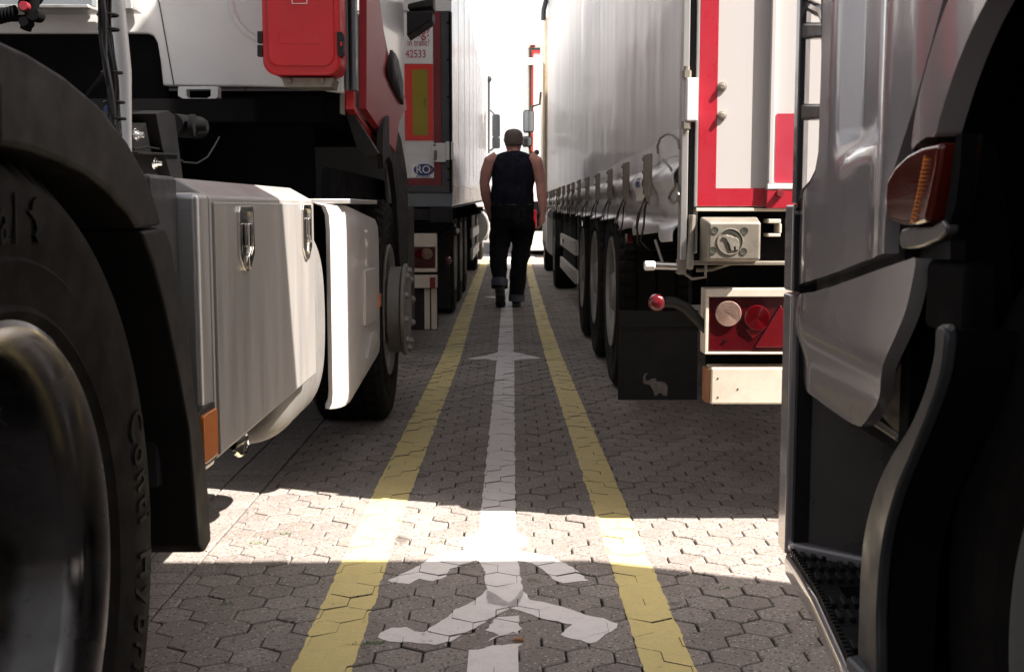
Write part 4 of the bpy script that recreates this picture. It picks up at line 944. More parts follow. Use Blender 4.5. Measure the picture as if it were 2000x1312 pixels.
MB().prism(xz([(1474, 678), (1524, 596), (1574, 678)], YT - .02), 'y', YT - .026, YT - .012).build('triangle_reflector', M['lens2'], lfo, bevel=0.002)
p = ony(1416, 665, YT - .019); MB().lathe([(.0001, -.003), (.005, -.003), (.0055, 0)], p, 'y', 14).build('screw', M['chrome'], lfo)
# underrun bumper
bz1, bz0 = px2(0, 716)[1], px2(0, 787)[1]; bx0 = x(1393)
ub = MB(); ub.box(bx0, XR - .08, YT - .03, YT + .07, bz0, bz1); ubo = ub.build('underrun_bumper', M['cream'], A_, bevel=0.006)
M['rust'] = mat('rusty_edge', (0.22, 0.085, 0.03), 0.8, var=0.3, dirt=0.6)
MB().prism([(bx0 - .0135, YT - .008), (bx0 - .001, YT - .026), (bx0 - .001, YT + .066), (bx0 - .0135, YT + .05)], 'z', bz0 + .004, bz1 - .004).build('end_cap', M['rust'], ubo, bevel=0.003)
for b in (739, 776, 760):
    p = ony(1402 if b != 760 else 1441, b, YT - .03); MB().lathe([(.0001, -.001), (.0028, -.001), (.003, 0)], p, 'y', 10).build('hole', M['ink'], ubo)
MB().box(x(1400), XR - .2, YT + .13, YT + .15, .42, .96).build('rear_panel', M['deep'], A_)  # plate added to stop a sliver of sun reaching the paving
MB().box(lx0 + .49, XR - .1, YT + .0, YT + .04, .53, .80).build('sun_block_beam', M['deep'], A_, bevel=.004)  # unseen beam added to block sun passing over the bumper
MB().box(1.0, 1.1, YT, YT + .08, bz1, .75).box(2.4, 2.5, YT, YT + .08, bz1, .75).build('bumper_bracket', M['deep'], A_)
# mud flap with the elephant
YM = 5.62
fx0 = ony(1207, 780, YM).x; fx1 = ony(1362, 780, YM).x; fz0 = ony(1207, 781, YM).z; 
mf = MB(); mf.box(fx0, fx1, YM, YM + .012, fz0, .50); mfo = mf.build('mud_flap', M['black'], A_, bevel=0.004)
MB().box(fx0 + .01, fx1, YM - .012, YM - .001, .405, .42).build('flap_bar', M['fender'], mfo, bevel=0.003)
p = ony(1281, 750, YM); s = 46 * YM / F
M['emblem'] = mat('worn_beige_print', (0.20, 0.17, 0.15), 0.7, var=0.25, vs=60)
bm_pts = elephant(s, p.x, p.z); MB().prism(bm_pts, 'y', YM - .002, YM + .001).build('elephant_emblem', M['emblem'], mfo)
gd = MB()
for yc in (6.62, 7.93, 9.24):
    pts = [(yc + .60 * math.cos(R(a)), .52 + .585 * math.sin(R(a))) for a in range(25, 156, 10)]; pts2 = [(yc + .585 * math.cos(R(a)), .52 + .57 * math.sin(R(a))) for a in range(155, 24, -10)]
    gd.prism(pts + pts2, 'x', XT + .04, XT + .45)
gd.build('mudguard', M['black'], A_)
for yc in (6.62, 7.93, 9.24):
    put_wheel(A_, (XT + .012, yc, .52), -1, .52, .385, .10); put_wheel(A_, (XR - .03, yc, .52), 1, .52, .385, .10)
    MB().tube([(XT + .3, yc, .52), (XR - .3, yc, .52)], .075, 14).build('axle', M['deep'], A_)
# side rails, prop legs, orange side lamps
for (z0, z1) in ((.56, .69), (.31, .43)): MB().box(XT + .03, XT + .06, 10.55, 13.6, z0, z1).build('side_guard', M['alu'], A_, bevel=0.004)
for yy in (10.7, 12.1, 13.4): MB().box(XT + .065, XT + .12, yy, yy + .06, .3, .95).build('guard_post', M['greyframe'], A_)
for xx in (1.1, 2.3): MB().box(xx, xx + .12, 13.75, 13.87, .25, 1.0).box(xx - .08, xx + .2, 13.7, 13.95, .2, .24).build('landing_leg', M['greyframe'], A_)
for (a, b) in ((1229, 466), (1141, 437), (1100, 470)):
    p = onx(a, b, XT + .03); MB().prism(rrect(p.y - .05, p.y + .05, p.z - .022, p.z + .022, .008), 'x', p.x - .015, p.x + .01).build('side_lamp', M['darkamber'], A_, bevel=0.003)
# curtain: flat above, gathered and bulging at the foot between the buckles
B0, BS = 4.33, 0.865
def sst(a, b, t): t = max(0, min(1, (t - a) / (b - a))); return t * t * (3 - 2 * t)
def cur(y, z):
    fr = ((y - B0) / BS) % 1.0; d = min(fr, 1 - fr) * 2
    k = sst(1.20, 1.0, z); n1 = noise.noise(Vector((y * 1.7, z * 3, 1.3))); n2 = noise.noise(Vector((y * 5, z * 7, 4.1)))
    out = 0.006 * noise.noise(Vector((y * .6, z * .5, 0))) + 0.0012 * noise.noise(Vector((y * 3.2, z * .7, 8)))
    out += k * (0.030 * math.sin(min(1, d) * math.pi / 2) ** 1.0 + 0.020 * n1 + 0.012 * n2)
    out += 0.022 * sst(1.12, 1.08, z) * sst(1.02, 1.07, z)                       # rolled pleat just under the band
    out -= 0.030 * sst(.99, .955, z) * (1 - 0.4 * d) * (1 - sst(.945, .91, z)); out += 0.030 * sst(.95, .90, z) * d
    return XT - max(-0.02, out)
cu = MB(); ys = [YT + .075 + k * 0.03 for k in range(int((YE - YT - .1) / 0.03))]; zs = [.80 + k * 0.0125 for k in range(38)] + [1.30, 1.36, 1.45, 1.6, 1.8, 2.1, 2.5, 3.0, 3.5, 3.93]
nz = len(zs); vs = []
for y in ys:
    fr = ((y - B0) / BS) % 1.0; d = min(fr, 1 - fr) * 2
    hem = .868 + .022 * (1 - d) + .012 * noise.noise(Vector((y * 2.3, 5, 5))) + (0.035 if y > 5.5 else 0.0) + .0025 * (y - 4)
    for z in zs:
        zz = hem + (z - .80) * (1.2625 - hem) / (1.2625 - .80) if z <= 1.2626 else z
        vs.append((cur(y, zz), y, zz))
fs = [(i * nz + k, i * nz + k + 1, (i + 1) * nz + k + 1, (i + 1) * nz + k) for i in range(len(ys) - 1) for k in range(nz - 1)]
cu.add(vs, fs); cuo = cu.build('curtain', M['curtain'], A_, ang=180); sdm = cuo.modifiers.new('solid', 'SOLIDIFY'); sdm.thickness = .003; sdm.offset = 0
sm = MB(); yy = 3.98
while yy < 17:
    for (za, zb_) in ((1.27, 1.9), (1.9, 2.8), (2.8, 3.9)):
        sm.add([(cur(yy, za) - .0013, yy, za), (cur(yy, za) - .0013, yy + .012, za), (cur(yy, zb_) - .0013, yy + .012, zb_), (cur(yy, zb_) - .0013, yy, zb_), (cur(yy, za) + .001, yy - .006, za), (cur(yy, za) + .001, yy + .018, za), (cur(yy, zb_) + .001, yy + .018, zb_), (cur(yy, zb_) + .001, yy - .006, zb_)],
               [(0, 1, 2, 3), (0, 3, 7, 4), (1, 5, 6, 2)])
    yy += 0.87
sm.build('welded_seam', M['curtain'], cuo)
bd = MB(); vs = []; n = 0
for k in range(60):
    y = 3.80 + k * .06; t = 1.222 - .030 * sst(3.8, 6.8, y) + .006 * math.sin(y * 3.5); b = t - .085 + .05 * sst(4.5, 7.3, y)
    vs += [(cur(y, t) - .0035, y, t), (cur(y, (t + b) / 2) - .0045, y, (t + b) / 2), (cur(y, b) - .0035, y, b)]; n += 1
bd.add(vs, [(3 * i + j, 3 * i + j + 1, 3 * i + j + 4, 3 * i + j + 3) for i in range(n - 1) for j in range(2)])
def band_mat():
    m = M['band']; N = m.node_tree.nodes; L = m.node_tree.links; P = N['Principled BSDF']
    wv = N.new('ShaderNodeTexWave'); wv.bands_direction = 'Y'; wv.inputs['Scale'].default_value = 8; tc = N.new('ShaderNodeTexCoord'); L.new(tc.outputs['Object'], wv.inputs['Vector'])
    mr = N.new('ShaderNodeMapRange'); mr.inputs[1].default_value = .85; mr.inputs[2].default_value = 1; mr.inputs[3].default_value = 0; mr.inputs[4].default_value = .45; L.new(wv.outputs['Fac'], mr.inputs[0])
    old = P.inputs['Base Color'].links[0].from_socket; mi = N.new('ShaderNodeMix'); mi.data_type = 'RGBA'; L.new(mr.outputs[0], mi.inputs[0]); L.new(old, mi.inputs[6]); mi.inputs[7].default_value = (.3, .3, .31, 1); L.new(mi.outputs[2], P.inputs['Base Color'])
band_mat(); bd.build('mesh_band', M['band'], cuo, ang=180)
st = MB(); st.box(XT - .004, XT + .03, YT + .035, YT + .074, .84, 1.25); st.build('curtain_pole_cover', M['alu'], A_, bevel=0.003)
# white notice stuck on the foot of the curtain between the first two buckles
nt_ = MB(); vs = []
for i in range(9):
    y = 4.52 + i * .045
    for j in range(7): z = 1.005 + j * .019; vs.append((cur(y, z) - .011, y, z))
nt_.add(vs, [(i * 7 + j, i * 7 + j + 1, (i + 1) * 7 + j + 1, (i + 1) * 7 + j) for i in range(8) for j in range(6)]); nto = nt_.build('notice_sticker', M['stickerwhite'], cuo, ang=180)
nb = MB(); vs = []
for i in range(4):
    y = 4.56 + i * .05
    for j in range(3): z = 1.055 + j * .018; vs.append((cur(y, z) - .0125, y, z))
nb.add(vs, [(i * 3 + j, i * 3 + j + 1, (i + 1) * 3 + j + 1, (i + 1) * 3 + j) for i in range(3) for j in range(2)]); nb.build('blue_print', M['blue'], nto)
# buckles with straps
def buckle_mb(first):
    b = MB(); b.box(-.012, -.002, -.026, .026, -.075, .075); b.box(-.022, -.010, -.024, -.017, -.07, .07); b.box(-.022, -.010, .017, .024, -.07, .07)
    b.lathe([(.0001, -.028), (.007, -.028), (.009, -.012)], (0, 0, .055), 'x', 10); b.lathe([(.0001, -.028), (.007, -.028), (.009, -.012)], (0, 0, .01), 'x', 10)
    b.prism([(-.010, -.105), (.010, -.105), (.016, -.07), (-.016, -.07)], 'x', -.018, -.006)
    return b
def strap_mb(seed):
    rr = random.Random(seed); s = MB(); w = .012
    def ribbon(pts, w):
        vs = []
        for q in pts: vs += [(q[0], q[1] - w, q[2]), (q[0], q[1] + w, q[2])]
        s.add(vs, [(2 * i, 2 * i + 1, 2 * i + 3, 2 * i + 2) for i in range(len(pts) - 1)])
    ribbon([(-.010, 0, -.07), (-.020, 0, -.12), (-.022, .0, -.18), (-.030, .0, -.235), (-.005, 0, -.27)], .012)
    k = rr.uniform(.7, 1.2); d = rr.choice((-1, 1))
    ribbon([(-.020, .0, -.08), (-.040, -.05 * k, -.13), (-.050, -.075 * k, -.18), (-.046, -.05 * k, -.235), (-.035, .0, -.25)], .010)
    ribbon([(-.020, .0, -.085), (-.034, .035 * k, -.14), (-.036, .06 * k, -.19), (-.030, .05 * k, -.215)], .006)
    return s
bp = []
for v in range(3):
    b = buckle_mb(0).build('buckle', M['dirtymetal'], None, bevel=0.002); s = strap_mb(v).build('strap', M['fender'], b, ang=60); so = s.modifiers.new('solid', 'SOLIDIFY'); so.thickness = .003
    bp.append((b, s))
for k in range(15):
    y = B0 + k * BS; z = 1.105 if k == 0 else 1.095 + .003 * k
    if z > 1.1: z = 1.095 + .0015 * k
    b, s = bp[k % 3]
    if k >= 3: b = b.copy(); C.collection.objects.link(b); s = s.copy(); C.collection.objects.link(s); s.parent = b
    b.parent = A_; b.location = Vector((cur(y, z) - .012, y, z)) - ORG[A_.name]; b.rotation_euler = (R(random.uniform(-4, 4)), 0, R(random.uniform(-3, 3))); b.scale = (1.3, 1, 1)
# loose cords by the rear end of the curtain
lc = MB(); lc.tube([onx(a, b, XT - .03) for a, b in ((1285, 300), (1284, 285), (1290, 270), (1302, 262), (1314, 264), (1324, 274), (1327, 290))], .004, 8)
lc.tube([onx(a, b, XT - .035) for a, b in ((1296, 312), (1306, 324), (1314, 336), (1318, 352), (1320, 362), (1310, 376), (1306, 388), (1312, 396), (1322, 392), (1325, 380), (1323, 360))], .004, 8)
lc.build('loose_cord', M['dirtymetal'], A_)
# tractor in front of this trailer
XK = .48
ck = MB(); ck.box(XK + .02, XR - .05, 17.75, 19.9, 1.05, 3.75); cko = ck.build('cab', M['cream'], A_, bevel=0.06, seg=4)
MB().box(XK - .0, XK + .03, 17.62, 17.95, .9, 3.3).build('side_deflector', M['cream'], A_, bevel=0.01)
ch = MB(); ch.box(1.35, 1.45, 13.2, 20, .6, .9); ch.box(2.2, 2.3, 13.2, 20, .6, .9); ch.box(XK + .1, XR - .1, 19.3, 20.0, .35, 1.04); ch.build('tractor_chassis', M['deep'], A_, bevel=.01)
for yc in (14.75, 18.85): put_wheel(A_, (XT + .0, yc, .52), -1, .52, .30, .12); put_wheel(A_, (XR - .04, yc, .52), 1, .52, .30, .12)
fg = MB(); pts = [(14.75 + .66 * math.cos(R(a)), .52 + .62 * math.sin(R(a))) for a in range(0, 181, 12)]; pts2 = [(14.75 + .64 * math.cos(R(a)), .52 + .60 * math.sin(R(a))) for a in range(180, -1, -12)]
fg.prism(pts + pts2, 'x', XT + .02, XT + .6); fg.build('mudguard', M['black'], A_)
tkp = MB(); tkp.prism(rrect(XK + .0, XK + .62, .34, 1.0, .14, 6), 'y', 15.7, 17.6); tkpo = tkp.build('fuel_tank', M['white'], A_, bevel=.02, seg=3)
for yy in (16.1, 16.65, 17.2): MB().prism(rrect(XK - .006, XK + .626, .334, 1.006, .145, 6), 'y', yy, yy + .05).build('tank_strap', M['greyframe'], tkpo)
def mirror_set(parent, Y, boxes, glass, arms):
    for (a, b, c_, d_) in boxes:
        A = [ony(a, b, Y), ony(c_, d_, Y)]
        o = MB().prism(rrect(A[0].x, A[1].x, A[1].z, A[0].z, .04), 'y', Y, Y + .16).build('mirror', M['greyframe'], parent, bevel=.015, seg=3)
        MB().prism(rrect(A[0].x + .016, A[1].x - .016, A[1].z + .016, A[0].z - .016, .03), 'y', Y - .004, Y + .002).build('mirror_glass', M[glass], o)
    for path in arms: MB().tube([ony(a, b, Y + .08) for a, b in path], .018, 8).build('mirror_arm', M['greyframe'], parent)
mirror_set(A_, 18.9, [(1022, 215, 1043, 259), (1020, 266, 1040, 287)], 'mirror', [[(1038, 216), (1040, 208), (1054, 204), (1056, 180)], [(1034, 258), (1034, 268)], [(1034, 287), (1036, 297), (1050, 302)]])
p = ony(1048, 298, 18.8); MB().lathe([(.0001, -.06), (.04, -.05), (.045, 0), (.03, .06)], p, 'y', 12).build('camera_pod', M['greyframe'], A_)
MB().tube([ony(1067, 0, 17.2), ony(1062, 20, 17.2), ony(1061, 40, 17.2)], .035, 8).build('hose', M['greyframe'], A_)
# ================================================================== left middle: white box rig seen behind the tractor unit
YL2 = 8.0; XL2 = -0.385; XW = -2.93; YLE = 21.5
B_ = thing('articulated_truck', 'white box articulated truck on the left with olive marker board and oval RO sticker', 'truck', (-1.6, 14, 0))
def x2(p, Y=YL2): return ony(p, 300, Y).x
def z2(p, Y=YL2): return ony(850, p, Y).z
sb = MB(); zrear = z2(404); zfr = 1.12
vs = [(XL2, YL2 + .02, zrear), (XL2, YLE, zfr), (XL2, YLE, 4.0), (XL2, YL2 + .02, 4.0), (XW, YL2 + .02, zrear), (XW, YLE, zfr), (XW, YLE, 4.0), (XW, YL2 + .02, 4.0)]
sb.add(vs, [(0, 1, 2, 3), (4, 5, 6, 7), (0, 1, 5, 4), (3, 2, 6, 7), (0, 3, 7, 4), (1, 2, 6, 5)])
sbo = sb.build('trailer_body', M['side'], B_, bevel=.012, seg=3)
MB().prism([(YL2 + .03, z2(361) - .0), (YL2 + .03, z2(361) + .006), (YLE - .1, 1.255), (YLE - .1, 1.249)], 'x', XL2 - .001, XL2 + .004).build('side_moulding', M['white'], sbo)
MB().prism([(YL2 + .021, zrear - .012), (YL2 + .021, zrear - .0005), (YLE, zfr - .0005), (YLE, zfr - .02)], 'x', XL2 - .04, XL2 + .003).build('bottom_rail', M['greyframe'], B_)
sv = MB()
for k in range(1, 11): sv.box(XL2 - .001, XL2 + .0015, YL2 + k * 1.25, YL2 + k * 1.25 + .012, 1.27, 3.97)
sv.build('panel_joint', M['white'], sbo)
# rear frame and door
fm = MB(); fm.box(x2(863), x2(884), YL2 - .02, YL2 + .019, zrear + .09, z2(24)); fm.box(XW, x2(884), YL2 - .018, YL2 + .019, z2(376), z2(363))
fm.box(XW + .001, XW + .08, YL2 - .02, YL2 + .019, z2(362), z2(24))
fmo = fm.build('rear_frame', M['greyframe'], B_, bevel=.004)
pr = MB(); pr.tube([(x2(880), YL2 - .03, z2(26)), (x2(880), YL2 - .03, z2(376))], .006, 8)
for q in (46, 118, 190, 300, 330, 352): pr.lathe([(.0001, -.006), (.008, -.006), (.008, 0)], (x2(876), YL2 - .02, z2(q)), 'y', 8)
pr.build('door_hinge_rod', M['deep'], fmo)
MB().box(XW, x2(884) - .002, YL2 - .012, YL2 + .018, z2(23), 3.98).build('top_frame', M['white'], B_, bevel=.004)
MB().box(x2(848), x2(862.5), YL2 - .01, YL2 + .018, z2(362), z2(24)).build('red_door_edge', M['darkred'], B_, bevel=.002)
do = MB(); do.box(XW + .1, x2(847.5), YL2 - .008, YL2 + .018, z2(348), z2(24)); doo = do.build('rear_door', M['white'], B_, bevel=.002)
MB().box(XW + .1, x2(861), YL2 - .0085, YL2 + .018, z2(362), z2(349)).build('red_door_edge', M['darkred'], B_)
yp = YL2 - .012
bo = MB(); bo.box(x2(780), x2(847), yp - .001, yp + .003, z2(275), z2(126)); boo = bo.build('marker_board', M['boardred'], B_)
MB().box(x2(807), x2(837), yp - .003, yp - .0012, z2(265), z2(137)).build('yellow_field', M['boardyellow'], boo)
ik = MB()
for i in range(7): ik.box(x2(829), x2(829 + (1.5 if i % 3 else 2.5)), yp - .004, yp - .0032, z2(193 + i * 2.4 + 1.4), z2(193 + i * 2.4))
for i in range(8): ik.box(x2(833.4), x2(834.2), yp - .004, yp - .0032, z2(190 + i * 2.6 + 1.2), z2(190 + i * 2.6))
ik.build('fine_print', M['ink'], boo)
sg = MB(); sg.box(x2(770), x2(846.5), yp - .001, yp + .003, z2(125), z2(30)); sgo = sg.build('notice_panel', M['stickerwhite'], B_)
mp = YL2 / F
text('ng?', 27 * mp, M['stickerred'], 'lettering', sgo, (x2(842), yp - .003, z2(64)), (R(90), 0, 0), align='RIGHT', sx=.85)
text('in trafic?', 17.5 * mp, M['stickerred'], 'lettering', sgo, (x2(841), yp - .003, z2(85)), (R(90), 0, 0), align='RIGHT', sx=.72)
text('42533', 21 * mp, M['stickerred'], 'lettering', sgo, (x2(834), yp - .003, z2(107)), (R(90), 0, 0), align='RIGHT', sx=.76)
hp = MB(); hp.box(x2(845), x2(871), YL2 - .035, YL2 - .0205, z2(317), z2(280)); hp.box(x2(871) + .0005, x2(885.5), YL2 - .030, YL2 - .0205, z2(313), z2(277)); hp.box(x2(880), x2(886), YL2 - .032, YL2 + .05, z2(312), z2(278))
hpo = hp.build('hinge', M['white'], B_, bevel=.003)
MB().tube([(x2(851), YL2 - .04, z2(295)), (x2(851), YL2 - .045, z2(303)), (x2(850.5), YL2 - .04, z2(313))], .010, 8).build('hinge_catch', M['dirtymetal'], hpo)
for q in (284, 312): MB().lathe([(.0001, -.005), (.009, -.005), (.010, 0)], (x2(849.5), YL2 - .0352, z2(q)), 'y', 12).build('bolt', M['dirtymetal'], hpo)
stk = MB(); stk.box(x2(804), x2(847.4), yp + .0005, yp + .004, z2(347.5), z2(320)); stk_o = stk.build('country_sticker', M['stickerwhite'], B_)
ec = ((x2(828)), z2(332)); MB().prism([(ec[0] + 20 * mp * math.cos(a * .2618), ec[1] + 11.5 * mp * math.sin(a * .2618)) for a in range(24)], 'y', yp - .0008, yp + .0002).build('blue_oval', M['blue'], stk_o)
text('RO', 21 * mp, M['stickerwhite'], 'lettering', stk_o, (x2(826.5), yp - .002, z2(332)), (R(90), 0, 0), sx=.95)
text('IPHRAM', 6.0 * mp, M['blue'], 'lettering', stk_o, (x2(826), yp - .0015, z2(345.0)), (R(90), 0, 0), sx=1.3)
MB().box(x2(842), x2(844), yp - .0018, yp - .001, z2(334), z2(330)).build('yellow_dot', M['amber'], stk_o)
# below the doors
MB().box(XW + .05, x2(882), YL2 - .005, YL2 + .05, z2(404), z2(377)).build('lower_panel', M['bluegrey'], B_, bevel=.003)
be = MB(); be.box(x2(840), x2(883), YL2 - .05, YL2 + .05, z2(434), z2(405.5)); be.box(XW + .1, x2(838), YL2 - .03, YL2 + .05, z2(430), z2(408))
for (a, b) in ((850, 414), (875, 414), (850, 427), (875, 427), (820, 418)): be.lathe([(.0001, -.054), (.008, -.054), (.010, -.048)], (x2(a), YL2, z2(b)), 'y', 10)
be.build('rear_buffer', M['black'], B_, bevel=.005)
ch = MB(); ch.box(-1.2, -1.12, YL2 + .1, YLE, .7, .98); ch.box(-2.2, -2.12, YL2 + .1, YLE, .7, .98)
for k in range(10): ch.box(XW + .1, XL2 - .06, YL2 + .6 + k * 1.3, YL2 + .68 + k * 1.3, .88, .985)
ch.build('chassis', M['deep'], B_)
lx1 = x2(852)
lf = MB(); 
lf.box(lx1 - .46, lx1, YL2 - .03, YL2 + .05, z2(482), z2(456)); lf.box(lx1 - .46, lx1 - .001, YL2 - .028, YL2 + .05, z2(531), z2(524)); lf.box(lx1 - .008, lx1, YL2 - .028, YL2 + .05, z2(524) + .0005, z2(482) - .0005)
lfo = lf.build('lamp_frame', M['cream'], B_, bevel=.003)
MB().box(lx1 - .45, lx1 - .010, YL2 - .02, YL2 + .03, z2(524) + .002, z2(482) - .002).build('lamp_housing', M['lens'], lfo, bevel=.003)
lamp_disc((x2(833), YL2 - .02, z2(495)), .037, M['clear'], 'reversing_lamp', lfo); lamp_disc((x2(818), YL2 - .02, z2(496)), .032, M['lens2'], 'brake_lamp', lfo)
bu = MB(); bu.box(XW + .1, x2(852), YL2 - .03, YL2 + .06, z2(562), z2(537)); buo = bu.build('underrun_bumper', M['cream'], B_, bevel=.005)
MB().box(x2(838), x2(849), YL2 - .033, YL2 - .0305, z2(561.5), z2(541)).build('reflective_strip', M['darkred'], buo)
mf = MB(); mf.box(x2(790), x2(852), YL2 + .02, YL2 + .03, z2(645), z2(563)); mfo = mf.build('mud_flap', M['black'], B_, bevel=.002)
for (a, b) in ((826.5, 837), (840, 851)): MB().box(x2(a), x2(b), YL2 + .012, YL2 + .0195, z2(643), z2(564)).build('white_strip', M['cream'], mfo)
am = MB(); p = ony(893, 451, 8.6); am.tube([p + Vector((-.25, .1, -.1)), p + Vector((-.05, .02, -.005)), p], [.03, .035, .035], 14); amo = am.build('tension_tube', M['black'], B_)
MB().lathe([(.0001, -.012), (.016, -.01), (.018, 0)], p + Vector((0, -.001, 0)), 'y', 16).build('tube_end', M['white'], amo)
p = ony(875, 509, 8.5); am = MB(); am.tube([p + Vector((-.22, .05, .0)), p + Vector((0, .02, 0))], .018, 10); amo = am.build('marker_arm', M['fender'], B_)
MB().lathe([(.0001, -.02), (.02, -.018), (.027, 0), (.027, .02)], p, 'y', 16).build('marker_lamp', M['lens2'], amo)
XWL = -.50
fl = MB(); fl.box(XWL - .40, XWL - .0, 10.05, 10.07, .14, .9); fl.build('wheel_mud_flap', M['black'], B_)
for yc in (11.25, 12.56, 13.87): put_wheel(B_, (XWL, yc, .52), 1, .52, .385, .10); put_wheel(B_, (XW + .08, yc, .52), -1, .52, .385, .10)
for (z0, z1) in ((.60, .72), (.34, .46)): MB().box(XL2 - .10, XL2 - .07, 15.0, 18.0, z0, z1).build('side_guard', M['alu'], B_)
MB().box(XL2 - .28, XL2 - .10, 15.6, 17.0, .28, .95).build('pallet_box', M['black'], B_, bevel=.01)
for xx in (-.9, -2.3): MB().box(xx, xx + .12, 18.1, 18.22, .25, 1.0).build('landing_leg', M['greyframe'], B_)
XK2 = -.42
cb = MB(); cb.box(-2.9, XK2 - .0, 22.0, 24.2, .95, 3.30); cb.build('cab', M['side'], B_, bevel=.07, seg=4)
cr = MB(); cr.prism([(22.0, 3.28), (22.1, 3.50), (23.2, 3.38), (24.0, 3.28)], 'x', -2.75, XK2 - .1); cr.build('roof_deflector', M['side'], B_, bevel=.03)
MB().box(-2.88, XK2 - .01, 23.2, 24.25, .35, .94).build('cab_front_bumper', M['greyframe'], B_, bevel=.02)
tk = MB(); tk.prism([(XK2 + .05 - .32 + .34 * math.cos(2 * math.pi * k / 28), .66 + .34 * math.sin(2 * math.pi * k / 28)) for k in range(28)], 'y', 19.9, 21.4); tk.build('fuel_tank', M['white'], B_, bevel=.02, ang=50)
for yc in (18.9, 22.9): put_wheel(B_, (XWL, yc, .52), 1, .52, .30, .12); put_wheel(B_, (XW + .08, yc, .52), -1, .52, .30, .12)
mirror_set(B_, 23.3, [(961, 223, 977, 268), (961, 267, 977, 290)], 'glass', [[(950, 214), (958, 216), (966, 224)], [(950, 298), (958, 294), (966, 288)]])
MB().tube([ony(953.5, 300, 22.1), ony(954, 160, 22.1)], .03, 8).build('air_horn_pole', M['greyframe'], B_); p = ony(955, 155, 22.1); MB().lathe([(.0001, -.05), (.05, -.04), (.05, .05), (.0001, .06)], p, 'y', 12).build('work_lamp', M['greyframe'], B_)

# ================================================================== far end: another box trailer seen over the right-hand cab
YF = 23.6
D_ = thing('parked_trailer', 'white trailer with grey and red rear frame standing beyond the far end of the walkway', 'trailer', (1.6, 27, 0))
xf = lambda p: ony(p, 300, YF).x
zf = lambda p: ony(1040, p, YF).z
X0 = xf(1030); X1 = X0 + 2.5
bd = MB(); bd.box(X0, X1, YF + .05, YF + 9, 1.1, zf(86)); bdo = bd.build('trailer_body', M['white'], D_, bevel=.02)
f = MB(); f.box(X0, xf(1034), YF, YF + .049, 1.1, zf(86)); f.box(xf(1034) + .001, X1, YF, YF + .049, zf(94), zf(86)); f.build('outer_frame', M['cream'], D_, bevel=.01)
f = MB(); f.box(xf(1034) + .001, xf(1038), YF - .01, YF + .049, 1.1, zf(95)); f.box(xf(1038) + .001, X1, YF - .01, YF + .049, zf(99), zf(95)); f.build('grey_frame', M['greyframe'], D_)
f = MB(); f.box(xf(1038) + .002, xf(1041.5), YF - .02, YF + .049, 1.1, zf(99) - .003); f.box(xf(1041.5) + .001, X1 - .05, YF - .02, YF + .049, zf(104), zf(99) - .003); f.build('red_border', M['boardred'], D_)
MB().box(xf(1041.5) + .002, X1 - .05, YF - .008, YF + .049, 1.1, zf(104) - .002).build('rear_door', M['white'], D_)
MB().box(xf(1030) - .03, xf(1046), YF - .05, YF - .021, zf(128), zf(114)).build('hinge', M['white'], D_, bevel=.01)
MB().prism(rrect(xf(1035), xf(1045), zf(93), zf(88.5), .02), 'y', YF - .02, YF - .001).build('top_lamp', M['lens2'], D_)
MB().box(X0, X1, YF, YF + .3, .85, 1.09).build('chassis', M['deep'], D_)
MB().box(xf(1036), X1 - .1, YF - .05, YF - .0, zf(489), zf(452)).build('underrun_bumper', M['white'], D_, bevel=.01)
MB().box(xf(1039), xf(1048), YF - .06, YF - .0, zf(446), zf(410)).build('tail_lamp', M['lens2'], D_, bevel=.01)
for yc in (25.2, 26.5): put_wheel(D_, (X0 + .08, yc, .52), -1, .52, .385, .10); put_wheel(D_, (X1 - .08, yc, .52), 1, .52, .385, .10)

# ================================================================== right foreground: silver tractor, front wheel and steps nearest
S_ = thing('articulated_truck', 'silver-grey truck cut off by the right edge with steps, slatted corner vane and orange lamp', 'truck', (1.8, 0.5, 0))
XS = 0.515
def sx_(y, z):
    b = XS + .010 * (y - 1.7) ** 2 * 2
    return b + 0.02 * sst(2.06, 2.24, y)
def scoop(y, z):
    # long pressed recess behind the vane, ending in a sloping crease
    zc = onx(1650, 300, XS).z + (1.80 - y) * .10
    g = sst(zc - .012, zc + .03, z) * sst(1.905, 1.86, y) * sst(1.66, 1.76, y)
    return sx_(y, z) + .035 * g - .012 * math.exp(-((y - 1.60) / .05) ** 2)
pA = yz([(1617, -300), (1617, 0), (1613, 150), (1608, 300), (1603, 335), (1592, 358), (1575, 375), (1554, 399), (1551, 480), (1550, 558), (1590, 549), (1650, 530), (1700, 510), (1757, 495), (1760, 430), (1768, 350), (1785, 270), (1808, 180), (1835, 80), (1856, 0), (1930, -300)], XS)
sheet(pA, 'x', scoop, .02, 'door_panel', M['silverpaint'], S_, .022, .007)
pU = [(1.95, onx(1617, -300, XS).z), (pA[-1][0] + .0, onx(1617, -300, XS).z), (.25, 1.75), (-.2, 1.75), (-.2, 3.2), (0, 3.29), (1.95, 3.29)]
sheet(pU, 'x', lambda y, z: XS + .012, .02, 'upper_door', M['silverpaint'], S_, .12, .006)
gl = [(1.80, 2.1), (.7, 2.1), (.7, 2.9), (1.6, 2.9), (1.80, 2.6)]; sheet(gl, 'x', lambda y, z: XS - .002, .008, 'side_window', M['glass'], S_, .3, 0)
pB = yz([(1556, 584), (1600, 571), (1660, 552), (1740, 523), (1785, 508), (1802, 505), (1797, 545), (1785, 600), (1768, 655), (1735, 735), (1705, 795), (1680, 828), (1668, 830), (1640, 815), (1590, 780), (1549, 742), (1550, 660)], XS)
def low(y, z): 
    e = min(1, max(0, (z - .62) / .2)); return sx_(y, z) + .03 * sst(.78, .70, z) * .6 - .006 * math.sin(max(0, min(1, (z - .60) / .25)) * math.pi)
